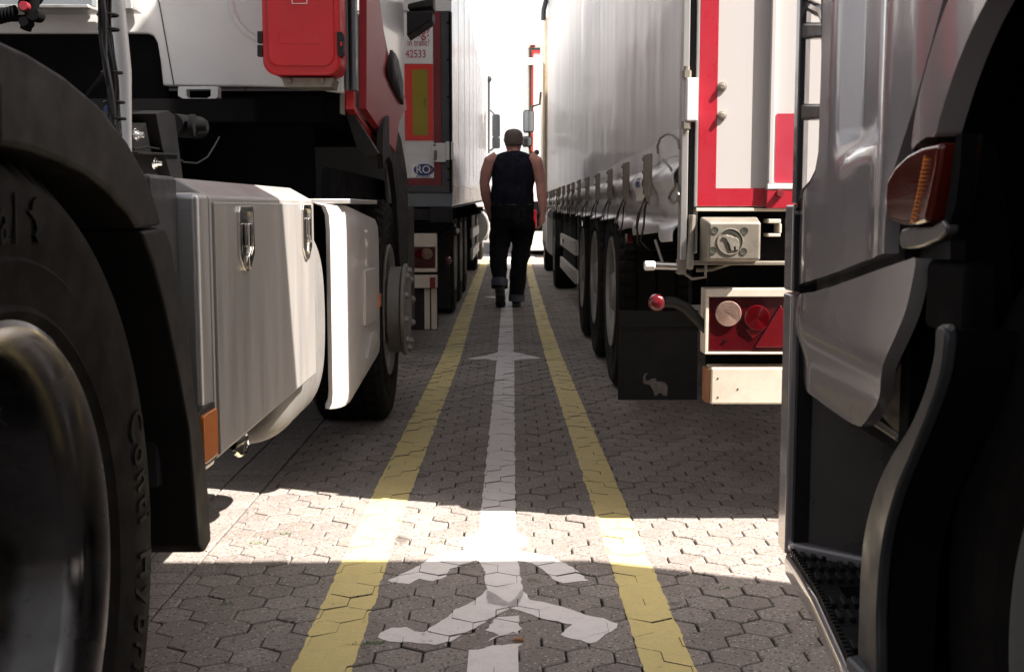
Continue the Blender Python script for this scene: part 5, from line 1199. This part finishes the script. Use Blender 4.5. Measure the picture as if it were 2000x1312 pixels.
sheet(crom(pB, 3), 'x', low, .02, 'lower_door_panel', M['silverpaint'], S_, .022, .008)
MB().prism(yz([(1556, 535), (1650, 505), (1757, 470), (1800, 470), (1800, 540), (1740, 560), (1650, 590), (1556, 615)], XS), 'x', XS + .036, XS + .06).build('panel_gap', M['black'], S_)
# front corner: long edge strip, lower bumper corner, slatted vane
cs = MB(); y_a = onx(1531, 500, XS).y; y_b = onx(1547, 500, XS).y
cs.prism([(XS, y_a - .004), (XS + .006, y_a), (XS + .03, y_a + .015), (XS + .16, y_a + .06), (XS + .16, y_a + .03), (XS + .03, y_b), (XS, y_b)], 'z', onx(1535, 1085, XS).z, onx(1535, 572, XS).z)
cs.prism([(XS, y_a - .004), (XS + .006, y_a), (XS + .03, y_a + .015), (XS + .16, y_a + .06), (XS + .16, y_a + .03), (XS + .03, y_b), (XS, y_b)], 'z', onx(1535, 567, XS).z, onx(1535, 400, XS).z)
cs.build('bumper_corner', M['silverpaint'], S_, bevel=.005, seg=3)
cs = MB(); cs.box(XS + .012, XS + .05, onx(1551, 500, XS).y, y_b, onx(1535, 1080, XS).z, onx(1535, 402, XS).z); cs.build('door_shut_gap', M['black'], S_)
MB().prism(yz([(1546, 402), (1556, 398), (1556, 404), (1549, 412), (1549, 570), (1545, 570)], XS), 'x', XS + .002, XS + .02).build('edge_seal', M['black'], S_)
vn = MB(); ya, yb_ = onx(1553, 0, XS).y, onx(1563, 0, XS).y
zb0 = onx(1553, 398, XS).z
vn.prism([(XS + .004, ya + .004), (XS + .03, ya + .03), (XS + .035, ya + .02), (XS + .012, yb_), (XS, yb_)], 'z', zb0, 1.85)
vno = vn.build('corner_vane', M['darkpaint'], S_, bevel=.003)
for (a, b) in ((44, 78), (203, 236)):
    A = yz([(1563, a), (1607, a), (1607, b - 4), (1563, b)], XS + .004); MB().prism(A, 'x', XS + .004, XS + .05).build('vane_bar', M['darkpaint'], vno, bevel=.006, seg=3)
vr = MB(); y_i0, y_i1 = onx(1605, 0, XS).y, onx(1617, 0, XS).y
A = yz([(1605, -300), (1607, 150), (1602, 290), (1595, 330), (1584, 352), (1565, 372), (1563, 392), (1580, 372), (1600, 350), (1610, 310), (1617, 150), (1617, -300)], XS)
vr.prism(A, 'x', XS - .003, XS + .06); vr.build('vane_inner_frame', M['black'], S_, bevel=.003)
MB().box(XS + .24, XS + .55, 2.02, 2.10, 1.03, 1.9).build('cab_corner', M['cream'], S_, bevel=.03)
# cab shell (front corners cut back behind the vane), roof, other side
sh = MB(); sh.prism([(XS + .035, 1.90), (XS + .21, 2.24), (2.85, 2.26), (3.04, 1.93), (3.04, -.3), (XS + .03, -.3), (XS + .03, 1.2)], 'z', 1.30, 3.30)
sh.prism([(XS + .55, 2.20), (3.03, 2.20), (3.03, 1.72), (XS + .55, 1.72)], 'z', .3, 1.29)
sh.build('cab_shell', M['silverpaint'], S_, bevel=.02)
inn = MB(); inn.prism([(XS + .035, 1.20), (XS + .05, 1.66), (XS + .4, 1.9), (1.6, 1.9), (1.6, -.3), (XS + .40, -.3), (XS + .40, 1.2)], 'z', 1.22, 1.295)
inn.box(XS + .42, 2.6, -.4, 1.7, .35, 1.2); inn.box(XS + .03, XS + .45, 1.62, 1.66, .30, 1.21); inn.box(XS + .06, XS + .5, 1.66, 2.16, .62, .64)
inn.build('wheelhouse_fill', M['deep'], S_)  # black boxes added around the wheel space to stop light leaking through
# step well: inner wall, tread, skirt
ww = MB(); a = onz(1545, 1052, .36); b = onz(1590, 1064, .36); c_ = onz(1690, 1092, .36)
ww.prism([(a.x, a.y), (b.x, b.y), (c_.x + .04, c_.y - .03), (c_.x + .12, c_.y - .02), (c_.x + .12, c_.y + .05), (a.x + .02, a.y + .02)], 'z', .34, .80)
ww.build('step_well', M['darkpaint'], S_, bevel=.008, seg=3)
wl2 = MB(); wl2.box(.80, .82, 1.64, 2.2, .3, .8); wl2.build('step_well_side', M['darkpaint'], S_)
lp = MB(); lp.prism([(a.x - .012, a.y - .005), (a.x - .008, a.y - .035), (b.x, b.y - .03), (c_.x + .06, c_.y - .055), (c_.x + .06, c_.y - .0), (b.x, b.y + .01), (a.x, a.y + .02)], 'z', .338, .362); lp.build('well_lip', M['silverpaint'], S_, bevel=.009, seg=3)
t0 = onz(1546, 1076, .345); t1 = onz(1600, 1160, .345); t2 = onz(1652, 1272, .345); t3 = onz(1668, 1312, .345)
td = MB(); W_ = .24
edge = [(t0.x, t0.y), (t1.x, t1.y), (t2.x, t2.y), (t3.x, t3.y)]
def ex_(y):
    for (xa, ya_), (xb, yb2) in zip(edge, edge[1:]):
        if yb2 <= y <= ya_: return xa + (xb - xa) * (ya_ - y) / (ya_ - yb2)
    return edge[0][0] if y > edge[0][1] else edge[-1][0]
ys_ = [t0.y - k * (t0.y - t3.y) / 9 for k in range(10)]
for k in range(9):
    ya_, yb2 = ys_[k], ys_[k + 1]; xo = ex_(ya_); xo2 = ex_(yb2)
    if k in (3, 6):           # rows with drain openings showing the ground
        xh = .075
        td.prism([(xo, ya_), (xo2, yb2), (xo2 + .045, yb2), (xo + .045, ya_)], 'z', .318, .342)
        for q in range(1, 3): td.prism([(xo + q * xh - .012, ya_), (xo2 + q * xh - .012, yb2), (xo2 + q * xh + .016, yb2), (xo + q * xh + .016, ya_)], 'z', .318, .342) if q > 1 else None
        td.prism([(xo + .12, ya_), (xo2 + .12, yb2), (xo2 + W_, yb2), (xo + W_, ya_)], 'z', .318, .3415)
    else:
        td.prism([(xo, ya_), (xo2, yb2), (xo2 + W_, yb2), (xo + W_, ya_)], 'z', .318, .342)
rbm = td
for k in range(9):
    if k in (3, 6): continue
    ym = (ys_[k] + ys_[k + 1]) / 2
    for q in range(12):
        xx = ex_(ym) + .008 + q * .0185
        rbm.prism([(xx, ym - .020), (xx + .009, ym - .020), (xx + .014, ym + .020), (xx + .005, ym + .020)], 'z', .3425, .3505)
tdo = td.build('step_tread', M['black'], S_, bevel=.002)
for k in range(26):
    pass
tth = MB()
for k in range(34):
    y = t0.y - .005 - k * (t0.y - t3.y - .01) / 34; xx = ex_(y); tth.prism([(xx - .003, y), (xx + .006, y), (xx + .006, y - .007), (xx - .003, y - .007)], 'z', .34, .352)
tth.build('tread_edge_teeth', M['black'], tdo)
s0 = [(t0.x - .004, t0.y + .01), (t1.x - .004, t1.y), (t2.x - .004, t2.y), (t3.x - .004, t3.y), (t3.x + .01, t3.y - .12)]
skx = MB(); zsl = [.340, .325, .300, .272, .268]; off = [0, -.004, -.002, .022, .05]
vs = [(px_ + o, py_, z) for (px_, py_) in s0 for z, o in zip(zsl, off)]
m5 = 5; skx.add(vs, [(i * m5 + j, i * m5 + j + 1, (i + 1) * m5 + j + 1, (i + 1) * m5 + j) for i in range(len(s0) - 1) for j in range(4)])
sko = skx.build('step_skirt', M['silverpaint'], S_, ang=180); q = sko.modifiers.new('solid', 'SOLIDIFY'); q.thickness = .004; q.offset = 0
MB().prism([(t3.x - .004, t3.y + .03), (t3.x + .03, t3.y + .045), (t3.x + .10, t3.y + .03), (t3.x + .10, t3.y - .1), (t3.x + .01, t3.y - .1)], 'z', .30, .357).build('step_end_cap', M['bluegrey'], S_, bevel=.006)
# curved wheel-arch lip, fender, bracket and orange lamp
le = yz([(1840, 640), (1836, 690), (1818, 760), (1788, 830), (1750, 890), (1722, 950), (1702, 1020), (1692, 1090), (1688, 1180), (1687, 1330)], XS - .02)
ri = yz([(1722, 1330), (1724, 1200), (1730, 1110), (1740, 1040), (1762, 960), (1795, 880), (1828, 800), (1848, 740), (1857, 690), (1858, 645)], XS - .02)
lip = crom(le + ri, 4)
MB().prism(lip, 'x', XS - .028, XS - .012).build('arch_lip', M['greyframe'], S_, bevel=.007, seg=3)
MB().prism(le + ri, 'x', XS - .0115, XS + .05).build('arch_lip_backing', M['deep'], S_)
fa = yz([(1905, -300), (1950, -300), (1990, -300)], XS)
fe = yz([(1960, -200), (1905, -40), (1868, 60), (1838, 150), (1818, 225), (1808, 290), (1822, 280), (1845, 268), (1862, 266), (1872, 235), (1892, 170), (1920, 90), (1958, 0), (2040, -160)], XS - .01)
sheet(crom(fe, 3), 'x', lambda y, z: XS - .005 + .05 * sst(1.42, 1.30, y) * 0 - .012 * math.sin((y - 1.2) * 9), .03, 'wheel_arch', M['silverpaint'], S_, .03, .01)
lampp = yz([(1757, 352), (1775, 322), (1800, 299), (1830, 284), (1866, 277), (1860, 330), (1848, 385), (1836, 434), (1815, 440), (1788, 441), (1768, 436), (1757, 428), (1755, 390)], XS - .012)
MB().prism(lampp, 'x', XS - .03, XS + .02).build('side_lamp', M['darkamber'], S_, bevel=.008, seg=3)
sl_o = bpy.data.objects['side_lamp.003'] if 'side_lamp.003' in bpy.data.objects else None
lr = MB()
for k in range(16):
    a = onx(1806 - k * 1.6, 312 + k * 8, XS - .033); lr.box(XS - .0335, XS - .029, a.y - .004, a.y + .004, a.z - .0015, a.z + .0015)
lr.tube([onx(1806, 305, XS - .031), onx(1795, 370, XS - .031), onx(1778, 436, XS - .031)], .0012, 6); lr.build('lamp_prism', M['amber'], S_)
bk_ = yz([(1778, 447), (1800, 443), (1838, 442), (1860, 428), (1870, 440), (1868, 455), (1852, 470), (1820, 482), (1790, 487), (1775, 484), (1773, 462)], XS - .01)
MB().prism(yz([(1861, 427), (1872, 370), (1880, 300), (1886, 262), (1897, 262), (1893, 330), (1884, 400), (1871, 439)], XS - .008), 'x', XS - .018, XS).build('lamp_stem', M['deep'], S_)
MB().prism(bk_, 'x', XS - .022, XS - .006).build('lamp_bracket', M['darkpaint'], S_, bevel=.005, seg=3)
MB().prism(yz([(1866, 275), (1886, 262), (1878, 330), (1862, 420), (1840, 440), (1848, 390)], XS), 'x', XS + .0, XS + .02).build('lamp_backing', M['black'], S_)
MB().prism(yz([(1757, 495), (1760, 430), (1770, 340), (1800, 225), (1868, 0), (1905, -100), (1905, -300), (1990, -300), (1960, 0), (1900, 160), (1870, 280), (1890, 440), (1900, 620), (1860, 700), (1795, 700), (1795, 505)], XS + .05), 'x', XS + .055, XS + .10).build('inner_arch', M['deep'], S_)
mt_ = MB(); mt_.prism(yz([(1700, 800), (1770, 660), (1800, 640), (1850, 640), (1830, 740), (1790, 820), (1755, 868), (1740, 850)], XS + .06), 'x', XS + .07, XS + .09); mt_.tube([onx(1690, 812, XS + .05), onx(1757, 856, XS + .04)], .006, 8); mt_.build('step_bracket', M['dirtymetal'], S_, bevel=.004)
MB().tube([onx(1843, 640, XS - .02), onx(1858, 640, XS - .02)], .004, 8).build('arch_bolt', M['steel'], S_)
MB().box(XS + .0, XS + .04, onx(1880, 700, XS).y, onx(1800, 700, XS).y, onx(1800, 640, XS).z, onx(1800, 505, XS).z).build('fender_stay', M['deep'], S_, bevel=.01)
w = tyre_mb((XS + .055, 1.03, .505), .53, .33, -1, 60).build('wheel', M['rubber'], S_, ang=28); rim_mb((XS + .055, 1.03, .505), -1, .08, 10, out=.03).build('rim', M['steel'], w)
tyre_mb((3.0, 1.03, .505), .53, .33, 1, 30).build('wheel', M['rubber'], S_, ang=28)
for yc in (-2.75,): tyre_mb((XS + .055, yc, .505), .53, .33, -1, 30).build('wheel', M['rubber'], S_, ang=28); tyre_mb((3.0, yc, .505), .53, .33, 1, 30).build('wheel', M['rubber'], S_, ang=28)
MB().box(1.2, 2.4, -10, .0, .6, .95).build('chassis', M['deep'], S_)
MB().box(XS + .02, 3.06, -12, -.6, 1.05, 4.0).build('trailer_body', M['side'], S_, bevel=.02)  # unseen trailer added so its shade covers the foreground
mrr = MB(); mrr.prism(rrect(-.02, .18, 2.0, 2.75, .05), 'y', 2.26, 2.42) if False else None
mm = MB(); mm.prism([(XS - .12, 2.3), (XS + .12, 2.3), (XS + .12, 3.0), (XS - .12, 3.0)], 'y', 2.28, 2.4); mm.build('mirror', M['black'], S_, bevel=.03)
hm = MB(); A = [onx(a, b, XS + .02) for a, b in ((1568, -4), (1580, 8), (1596, 18), (1610, 24), (1617, 40))]; hm.tube(A, .012, 10); hm.build('mirror_stay', M['chrome'], S_)

# ================================================================== the walking man
Pm = thing('person', 'person seen from behind walking away in navy sleeveless top and black jeans', 'person', (0.04, 11.9, 0))
PY = 11.9; mm_ = ony(1000, 598, PY); sc_ = (ony(1100, 400, PY).x - ony(1000, 400, PY).x) / 100
def b3(px, py, dy=0.0): p = ony(px, py, PY); return Vector((p.x, PY + dy, p.z))
def remesh(o, vox, sm=3):
    r = o.modifiers.new('remesh', 'REMESH'); r.mode = 'VOXEL'; r.voxel_size = vox; r.use_smooth_shade = True
    s = o.modifiers.new('smooth', 'SMOOTH'); s.iterations = sm; s.factor = .5
def rings(mb, rs, n=22):
    """rs: (centre, rx, ry) horizontal ellipses"""
    vs = []
    for c, rx, ry in rs:
        for k in range(n): a = 2 * math.pi * k / n; vs.append((c.x + rx * math.cos(a), c.y + ry * math.sin(a), c.z))
    fs = [(i * n + k, i * n + (k + 1) % n, (i + 1) * n + (k + 1) % n, (i + 1) * n + k) for i in range(len(rs) - 1) for k in range(n)] + [list(range(n))[::-1], [(len(rs) - 1) * n + k for k in range(n)]]
    mb.add(vs, fs)
bdm = MB()
# torso, neck, head in one
hc = b3(1003, 272, .03)
rings(bdm, [(b3(1001, 420), .165, .12), (b3(1001, 395), .185, .135), (b3(1001, 360), .19, .135), (b3(1002, 325), .195, .125), (b3(1002, 312), .19, .10), (b3(1003, 302), .11, .075), (b3(1003, 295, .01), .068, .066), (b3(1003, 288, .02), .066, .070)])
def head_ring(py, rx, ry, dy=0.0): return (b3(1003, py, .03 + dy), rx * 1.09, ry * 1.05)
rings(bdm, [head_ring(295, .058, .060), head_ring(290, .066, .080, .01), head_ring(284, .072, .092, .012), head_ring(276, .077, .098, .008), head_ring(268, .079, .102), head_ring(262, .076, .098), head_ring(257, .064, .082), head_ring(254, .042, .055), head_ring(252.6, .015, .02)])
nf = hc + Vector((0, .10, -.012)); bdm.tube([nf + Vector((0, -.01, .03)), nf + Vector((0, .022, -.008)), nf + Vector((0, .0, -.02))], [.008, .016, .012], 10)   # nose
bdm.tube([hc + Vector((-.03, .085, .022)), hc + Vector((.03, .085, .022))], .010, 8)                          # brow
bdm.tube([hc + Vector((-.022, .088, -.055)), hc + Vector((.022, .088, -.055))], .009, 8)                       # lips
bdm.tube([hc + Vector((0, .06, -.085)), hc + Vector((0, .082, -.085))], .020, 10)                               # chin
for s in (-1, 1):
    e = hc + Vector((s * .080, .0, -.010)); bdm.tube([e + Vector((0, 0, .028)), e + Vector((s * .010, -.006, .01)), e + Vector((s * .008, -.004, -.012)), e + Vector((-s * .002, .004, -.03))], [.010, .012, .010, .006], 8)
def hand(mb, w, d, side, curl=.5):
    """w wrist, d direction down the hand; palm faces the thigh (towards -side)"""
    d = d.normalized(); f = Vector((0, 1, 0)); f = (f - d * f.dot(d)).normalized(); inn = d.cross(f).normalized()
    if inn.x * side > 0: inn = -inn
    mb.tube([w - d * .03, w + d * .005, w + d * .04, w + d * .085, w + d * .095], [.026, .026, .030, .030, .022], 12, sq=1.25)
    for i, (o, L) in enumerate(((.030, .070), (.010, .080), (-.010, .075), (-.029, .058))):
        b = w + d * .085 + f * o; p1 = b + d * L * .45 + inn * .010 * curl; p2 = p1 + d * L * .30 + inn * .028 * curl; p3 = p2 + d * L * .16 + inn * .036 * curl
        mb.tube([b - d * .02, b, p1, p2, p3], [.0095, .0095, .009, .008, .0065], 8)
    t0_ = w + d * .025 + f * .024; mb.tube([t0_, t0_ + d * .03 + f * .022 + inn * .012, t0_ + d * .062 + f * .026 + inn * .022, t0_ + d * .082 + f * .020 + inn * .026], [.015, .0125, .011, .008], 8)
# left arm: elbow out, forearm swinging forward behind the hip; right arm hanging back
LA = [b3(972, 306), b3(958, 316), b3(950, 338), b3(946, 358, .01), b3(949, 380, .05), b3(953, 402, .09), b3(956, 416, .11)]
bdm.tube(LA, [.060, .070, .062, .050, .052, .042, .030], 14); hand(bdm, LA[-1], b3(962, 440, .14) - LA[-1], -1)
RA = [b3(1034, 306), b3(1046, 316), b3(1052, 338), b3(1056, 360, -.01), b3(1058, 382, -.03), b3(1060, 402, -.05), b3(1060, 418, -.06)]
bdm.tube(RA, [.060, .070, .060, .050, .052, .042, .031], 14); hand(bdm, RA[-1], b3(1056, 444, -.07) - RA[-1], 1)
# legs down to the feet
def leg(mb, P, r, sq=1.0): mb.tube(P, r, 16, sq=sq)
LL = [b3(984, 415), b3(981, 440, .02), b3(977, 478, .03), b3(977, 520, -.06), b3(978, 548, -.14), b3(978, 562, -.17)]
RL = [b3(1018, 415), b3(1019, 440, .03), b3(1018, 478, .07), b3(1014, 520, .05), b3(1011, 555, .02), b3(1009, 582, .0)]
leg(bdm, LL, [.10, .095, .070, .062, .045, .04]); leg(bdm, RL, [.10, .095, .070, .062, .045, .04])
body = bdm.build('body', M['skin'], Pm, ang=180); remesh(body, .006, 4)
ey = MB()
for s in (-1, 1): ey.lathe([(.0001, -.008), (.008, -.006), (.011, 0), (.008, .006), (.0001, .008)], hc + Vector((s * .031, .094, .004)), 'y', 12)
ey.build('eyes', M['ink'], Pm)
hr = MB(); rings(hr, [head_ring(285, .074, .070, -.030), head_ring(281, .079, .085, -.022), head_ring(276, .082, .094, -.014), head_ring(268, .0845, .101, -.008), head_ring(262, .082, .100, -.004), head_ring(256.5, .070, .086), head_ring(253, .048, .058), head_ring(251.4, .018, .02)])
hr.build('hair', M['hair'], Pm, ang=180)
# sleeveless top, closed at neck and arm holes
vt = MB(); rings(vt, [(b3(1001, 404), .206, .150), (b3(1001, 400), .212, .155), (b3(1001, 388), .212, .158), (b3(1001, 370), .205, .155), (b3(1002, 350), .206, .150), (b3(1002, 335), .212, .142), (b3(1002, 322), .214, .132), (b3(1002, 312), .208, .115), (b3(1002, 305), .180, .098), (b3(1003, 300), .135, .088), (b3(1003, 296.5, .005), .088, .080), (b3(1003, 295.4, .005), .074, .072)], 28)
def crinkle(mb, amp, f):
    for i, v in enumerate(mb.v):
        w = Vector(v); n = noise.noise(w * f) * amp + noise.noise(Vector((w.x * 8, w.y * 8, w.z * 24))) * amp; mb.v[i] = (w.x + n * .6, w.y + n, w.z)
vest = vt.build('sleeveless_top', M['vest'], Pm, ang=180); remesh(vest, .010, 3)
tx = bpy.data.textures.new('folds', 'CLOUDS'); tx.noise_scale = .11
for o, k in ((vest, .018),):
    dm = o.modifiers.new('folds', 'DISPLACE'); dm.texture = tx; dm.strength = k * 1.8; dm.mid_level = .5
jn = MB(); rings(jn, [(b3(1001, 396), .204, .140), (b3(1001, 399), .207, .148), (b3(1001, 410), .212, .160), (b3(1001, 425), .214, .165), (b3(1001, 440, .01), .200, .150), (b3(1001, 448, .01), .185, .13)], 28)
def legtrous(P, r): jn.tube(P, r, 18)
legtrous([b3(981, 415), b3(980, 440, .02), b3(977, 465, .03), b3(975, 485, .02), b3(974, 510, -.04), b3(976, 535, -.11), b3(976, 552, -.15)], [.105, .118, .108, .096, .088, .078, .072])
legtrous([b3(1021, 415), b3(1022, 440, .03), b3(1021, 465, .06), b3(1019, 485, .07), b3(1015, 510, .06), b3(1012, 540, .03), b3(1010, 568, .01), b3(1009, 588, 0)], [.105, .120, .108, .097, .090, .080, .074, .072])
jeans = jn.build('jeans', M['jeans'], Pm, ang=180); remesh(jeans, .010, 2)
t2x = bpy.data.textures.new('denim_folds', 'CLOUDS'); t2x.noise_scale = .09
dm = jeans.modifiers.new('folds', 'DISPLACE'); dm.texture = t2x; dm.strength = .030; dm.mid_level = .5
bt = MB(); rings(bt, [(b3(1001, 396.5), .209, .150), (b3(1001, 401), .213, .156)], 28); bt.build('waistband', M['ink'], Pm)
for P, d in (((b3(976, 544, -.135), b3(976, 559, -.165)), -.04), ((b3(1009.5, 576, .005), b3(1009, 589, 0)), 0)):
    MB().tube([P[0], P[0] + (P[1] - P[0]) * .05, P[1]], [.078, .083, .081], 20, cap=False).build('turned_up_cuff', M['cuff'], Pm)
def shoe(path, rad, heel_dir, nm):
    s = MB(); s.tube(path, rad, 14, sq=1.0); return s
sh1 = MB(); hl = b3(977, 566, -.19); to = b3(978, 588, -.02)
sh1.tube([hl + Vector((0, .03, .05)), hl + Vector((0, .02, .01)), hl + Vector((0, .04, -.02))], [.045, .050, .05], 14)
sh1.tube([hl + Vector((0, -.01, .0)), hl + (to - hl) * .3, hl + (to - hl) * .65, to, to + Vector((0, .04, .0))], [.044, .047, .052, .046, .025], 14)
s1o = sh1.build('shoe', M['shoe'], Pm, ang=180); remesh(s1o, .007, 4)
dv = (to - hl); nrm = Vector((0, dv.z, -dv.y)).normalized()
if nrm.y > 0: nrm = -nrm
so = MB(); a1 = hl + nrm * .042; vs = []
for t, hw in ((-.1, .030), (0, .042), (.25, .040), (.45, .036), (.75, .052), (1.0, .046), (1.15, .026)):
    c0 = a1 + dv * t
    for s in (-1, 1):
        for k in (0, 1): vs.append(c0 + Vector((s * hw, 0, 0)) + nrm * (.014 * k))
fs = []
for i in range(6):
    b = i * 4; q = b + 4; fs += [(b, b + 2, q + 2, q), (b + 1, q + 1, q + 3, b + 3), (b, q, q + 1, b + 1), (b + 2, b + 3, q + 3, q + 2)]
fs += [(0, 1, 3, 2), (24, 26, 27, 25)]
so.add(vs, fs); so.build('sole', M['sole'], s1o, bevel=.003)
sh2 = MB(); q = b3(1008, 592, 0); z0 = .055
sh2.tube([Vector((q.x, PY - .03, .12)), Vector((q.x, PY - .03, .07))], [.045, .05], 14)
sh2.tube([Vector((q.x, PY - .07, z0)), Vector((q.x + .002, PY - .0, z0)), Vector((q.x + .006, PY + .10, z0 - .005)), Vector((q.x + .012, PY + .18, z0 - .012)), Vector((q.x + .014, PY + .215, z0 - .02))], [.040, .046, .048, .044, .022], 14)
s2o = sh2.build('shoe', M['shoe'], Pm, ang=180); remesh(s2o, .007, 4)
so = MB(); so.prism([(q.x - .04, PY - .10), (q.x + .036, PY - .10), (q.x + .046, PY + .08), (q.x + .055, PY + .17), (q.x + .035, PY + .235), (q.x - .012, PY + .225), (q.x - .042, PY + .15), (q.x - .040, PY + .05)], 'z', .004, .024)
so.build('sole', M['sole'], s2o, bevel=.005)
# ================================================================== boundary wall far beyond the trucks
bw = thing('boundary_wall', 'low pale concrete wall closing the yard far behind the walking man', 'wall', (0, 62, 0))
m = MB()
for k in range(-12, 13): m.box(k * 2.5 + .01, k * 2.5 + 2.48, 62, 62.15, 0, 2.1)
M['concrete'] = mat('pale_concrete', (0.38, 0.36, 0.34), 0.8, var=0.15, vs=2, dirt=0.4, dcol=(.2, .19, .17), streak=True)
m.build('wall_panels', M['concrete'], bw, bevel=.01)
m = MB()
for k in range(-12, 14): m.box(k * 2.5 - .08, k * 2.5 + .08, 61.9, 62.25, 0, 2.25)
m.build('wall_posts', M['concrete'], bw, bevel=.01)
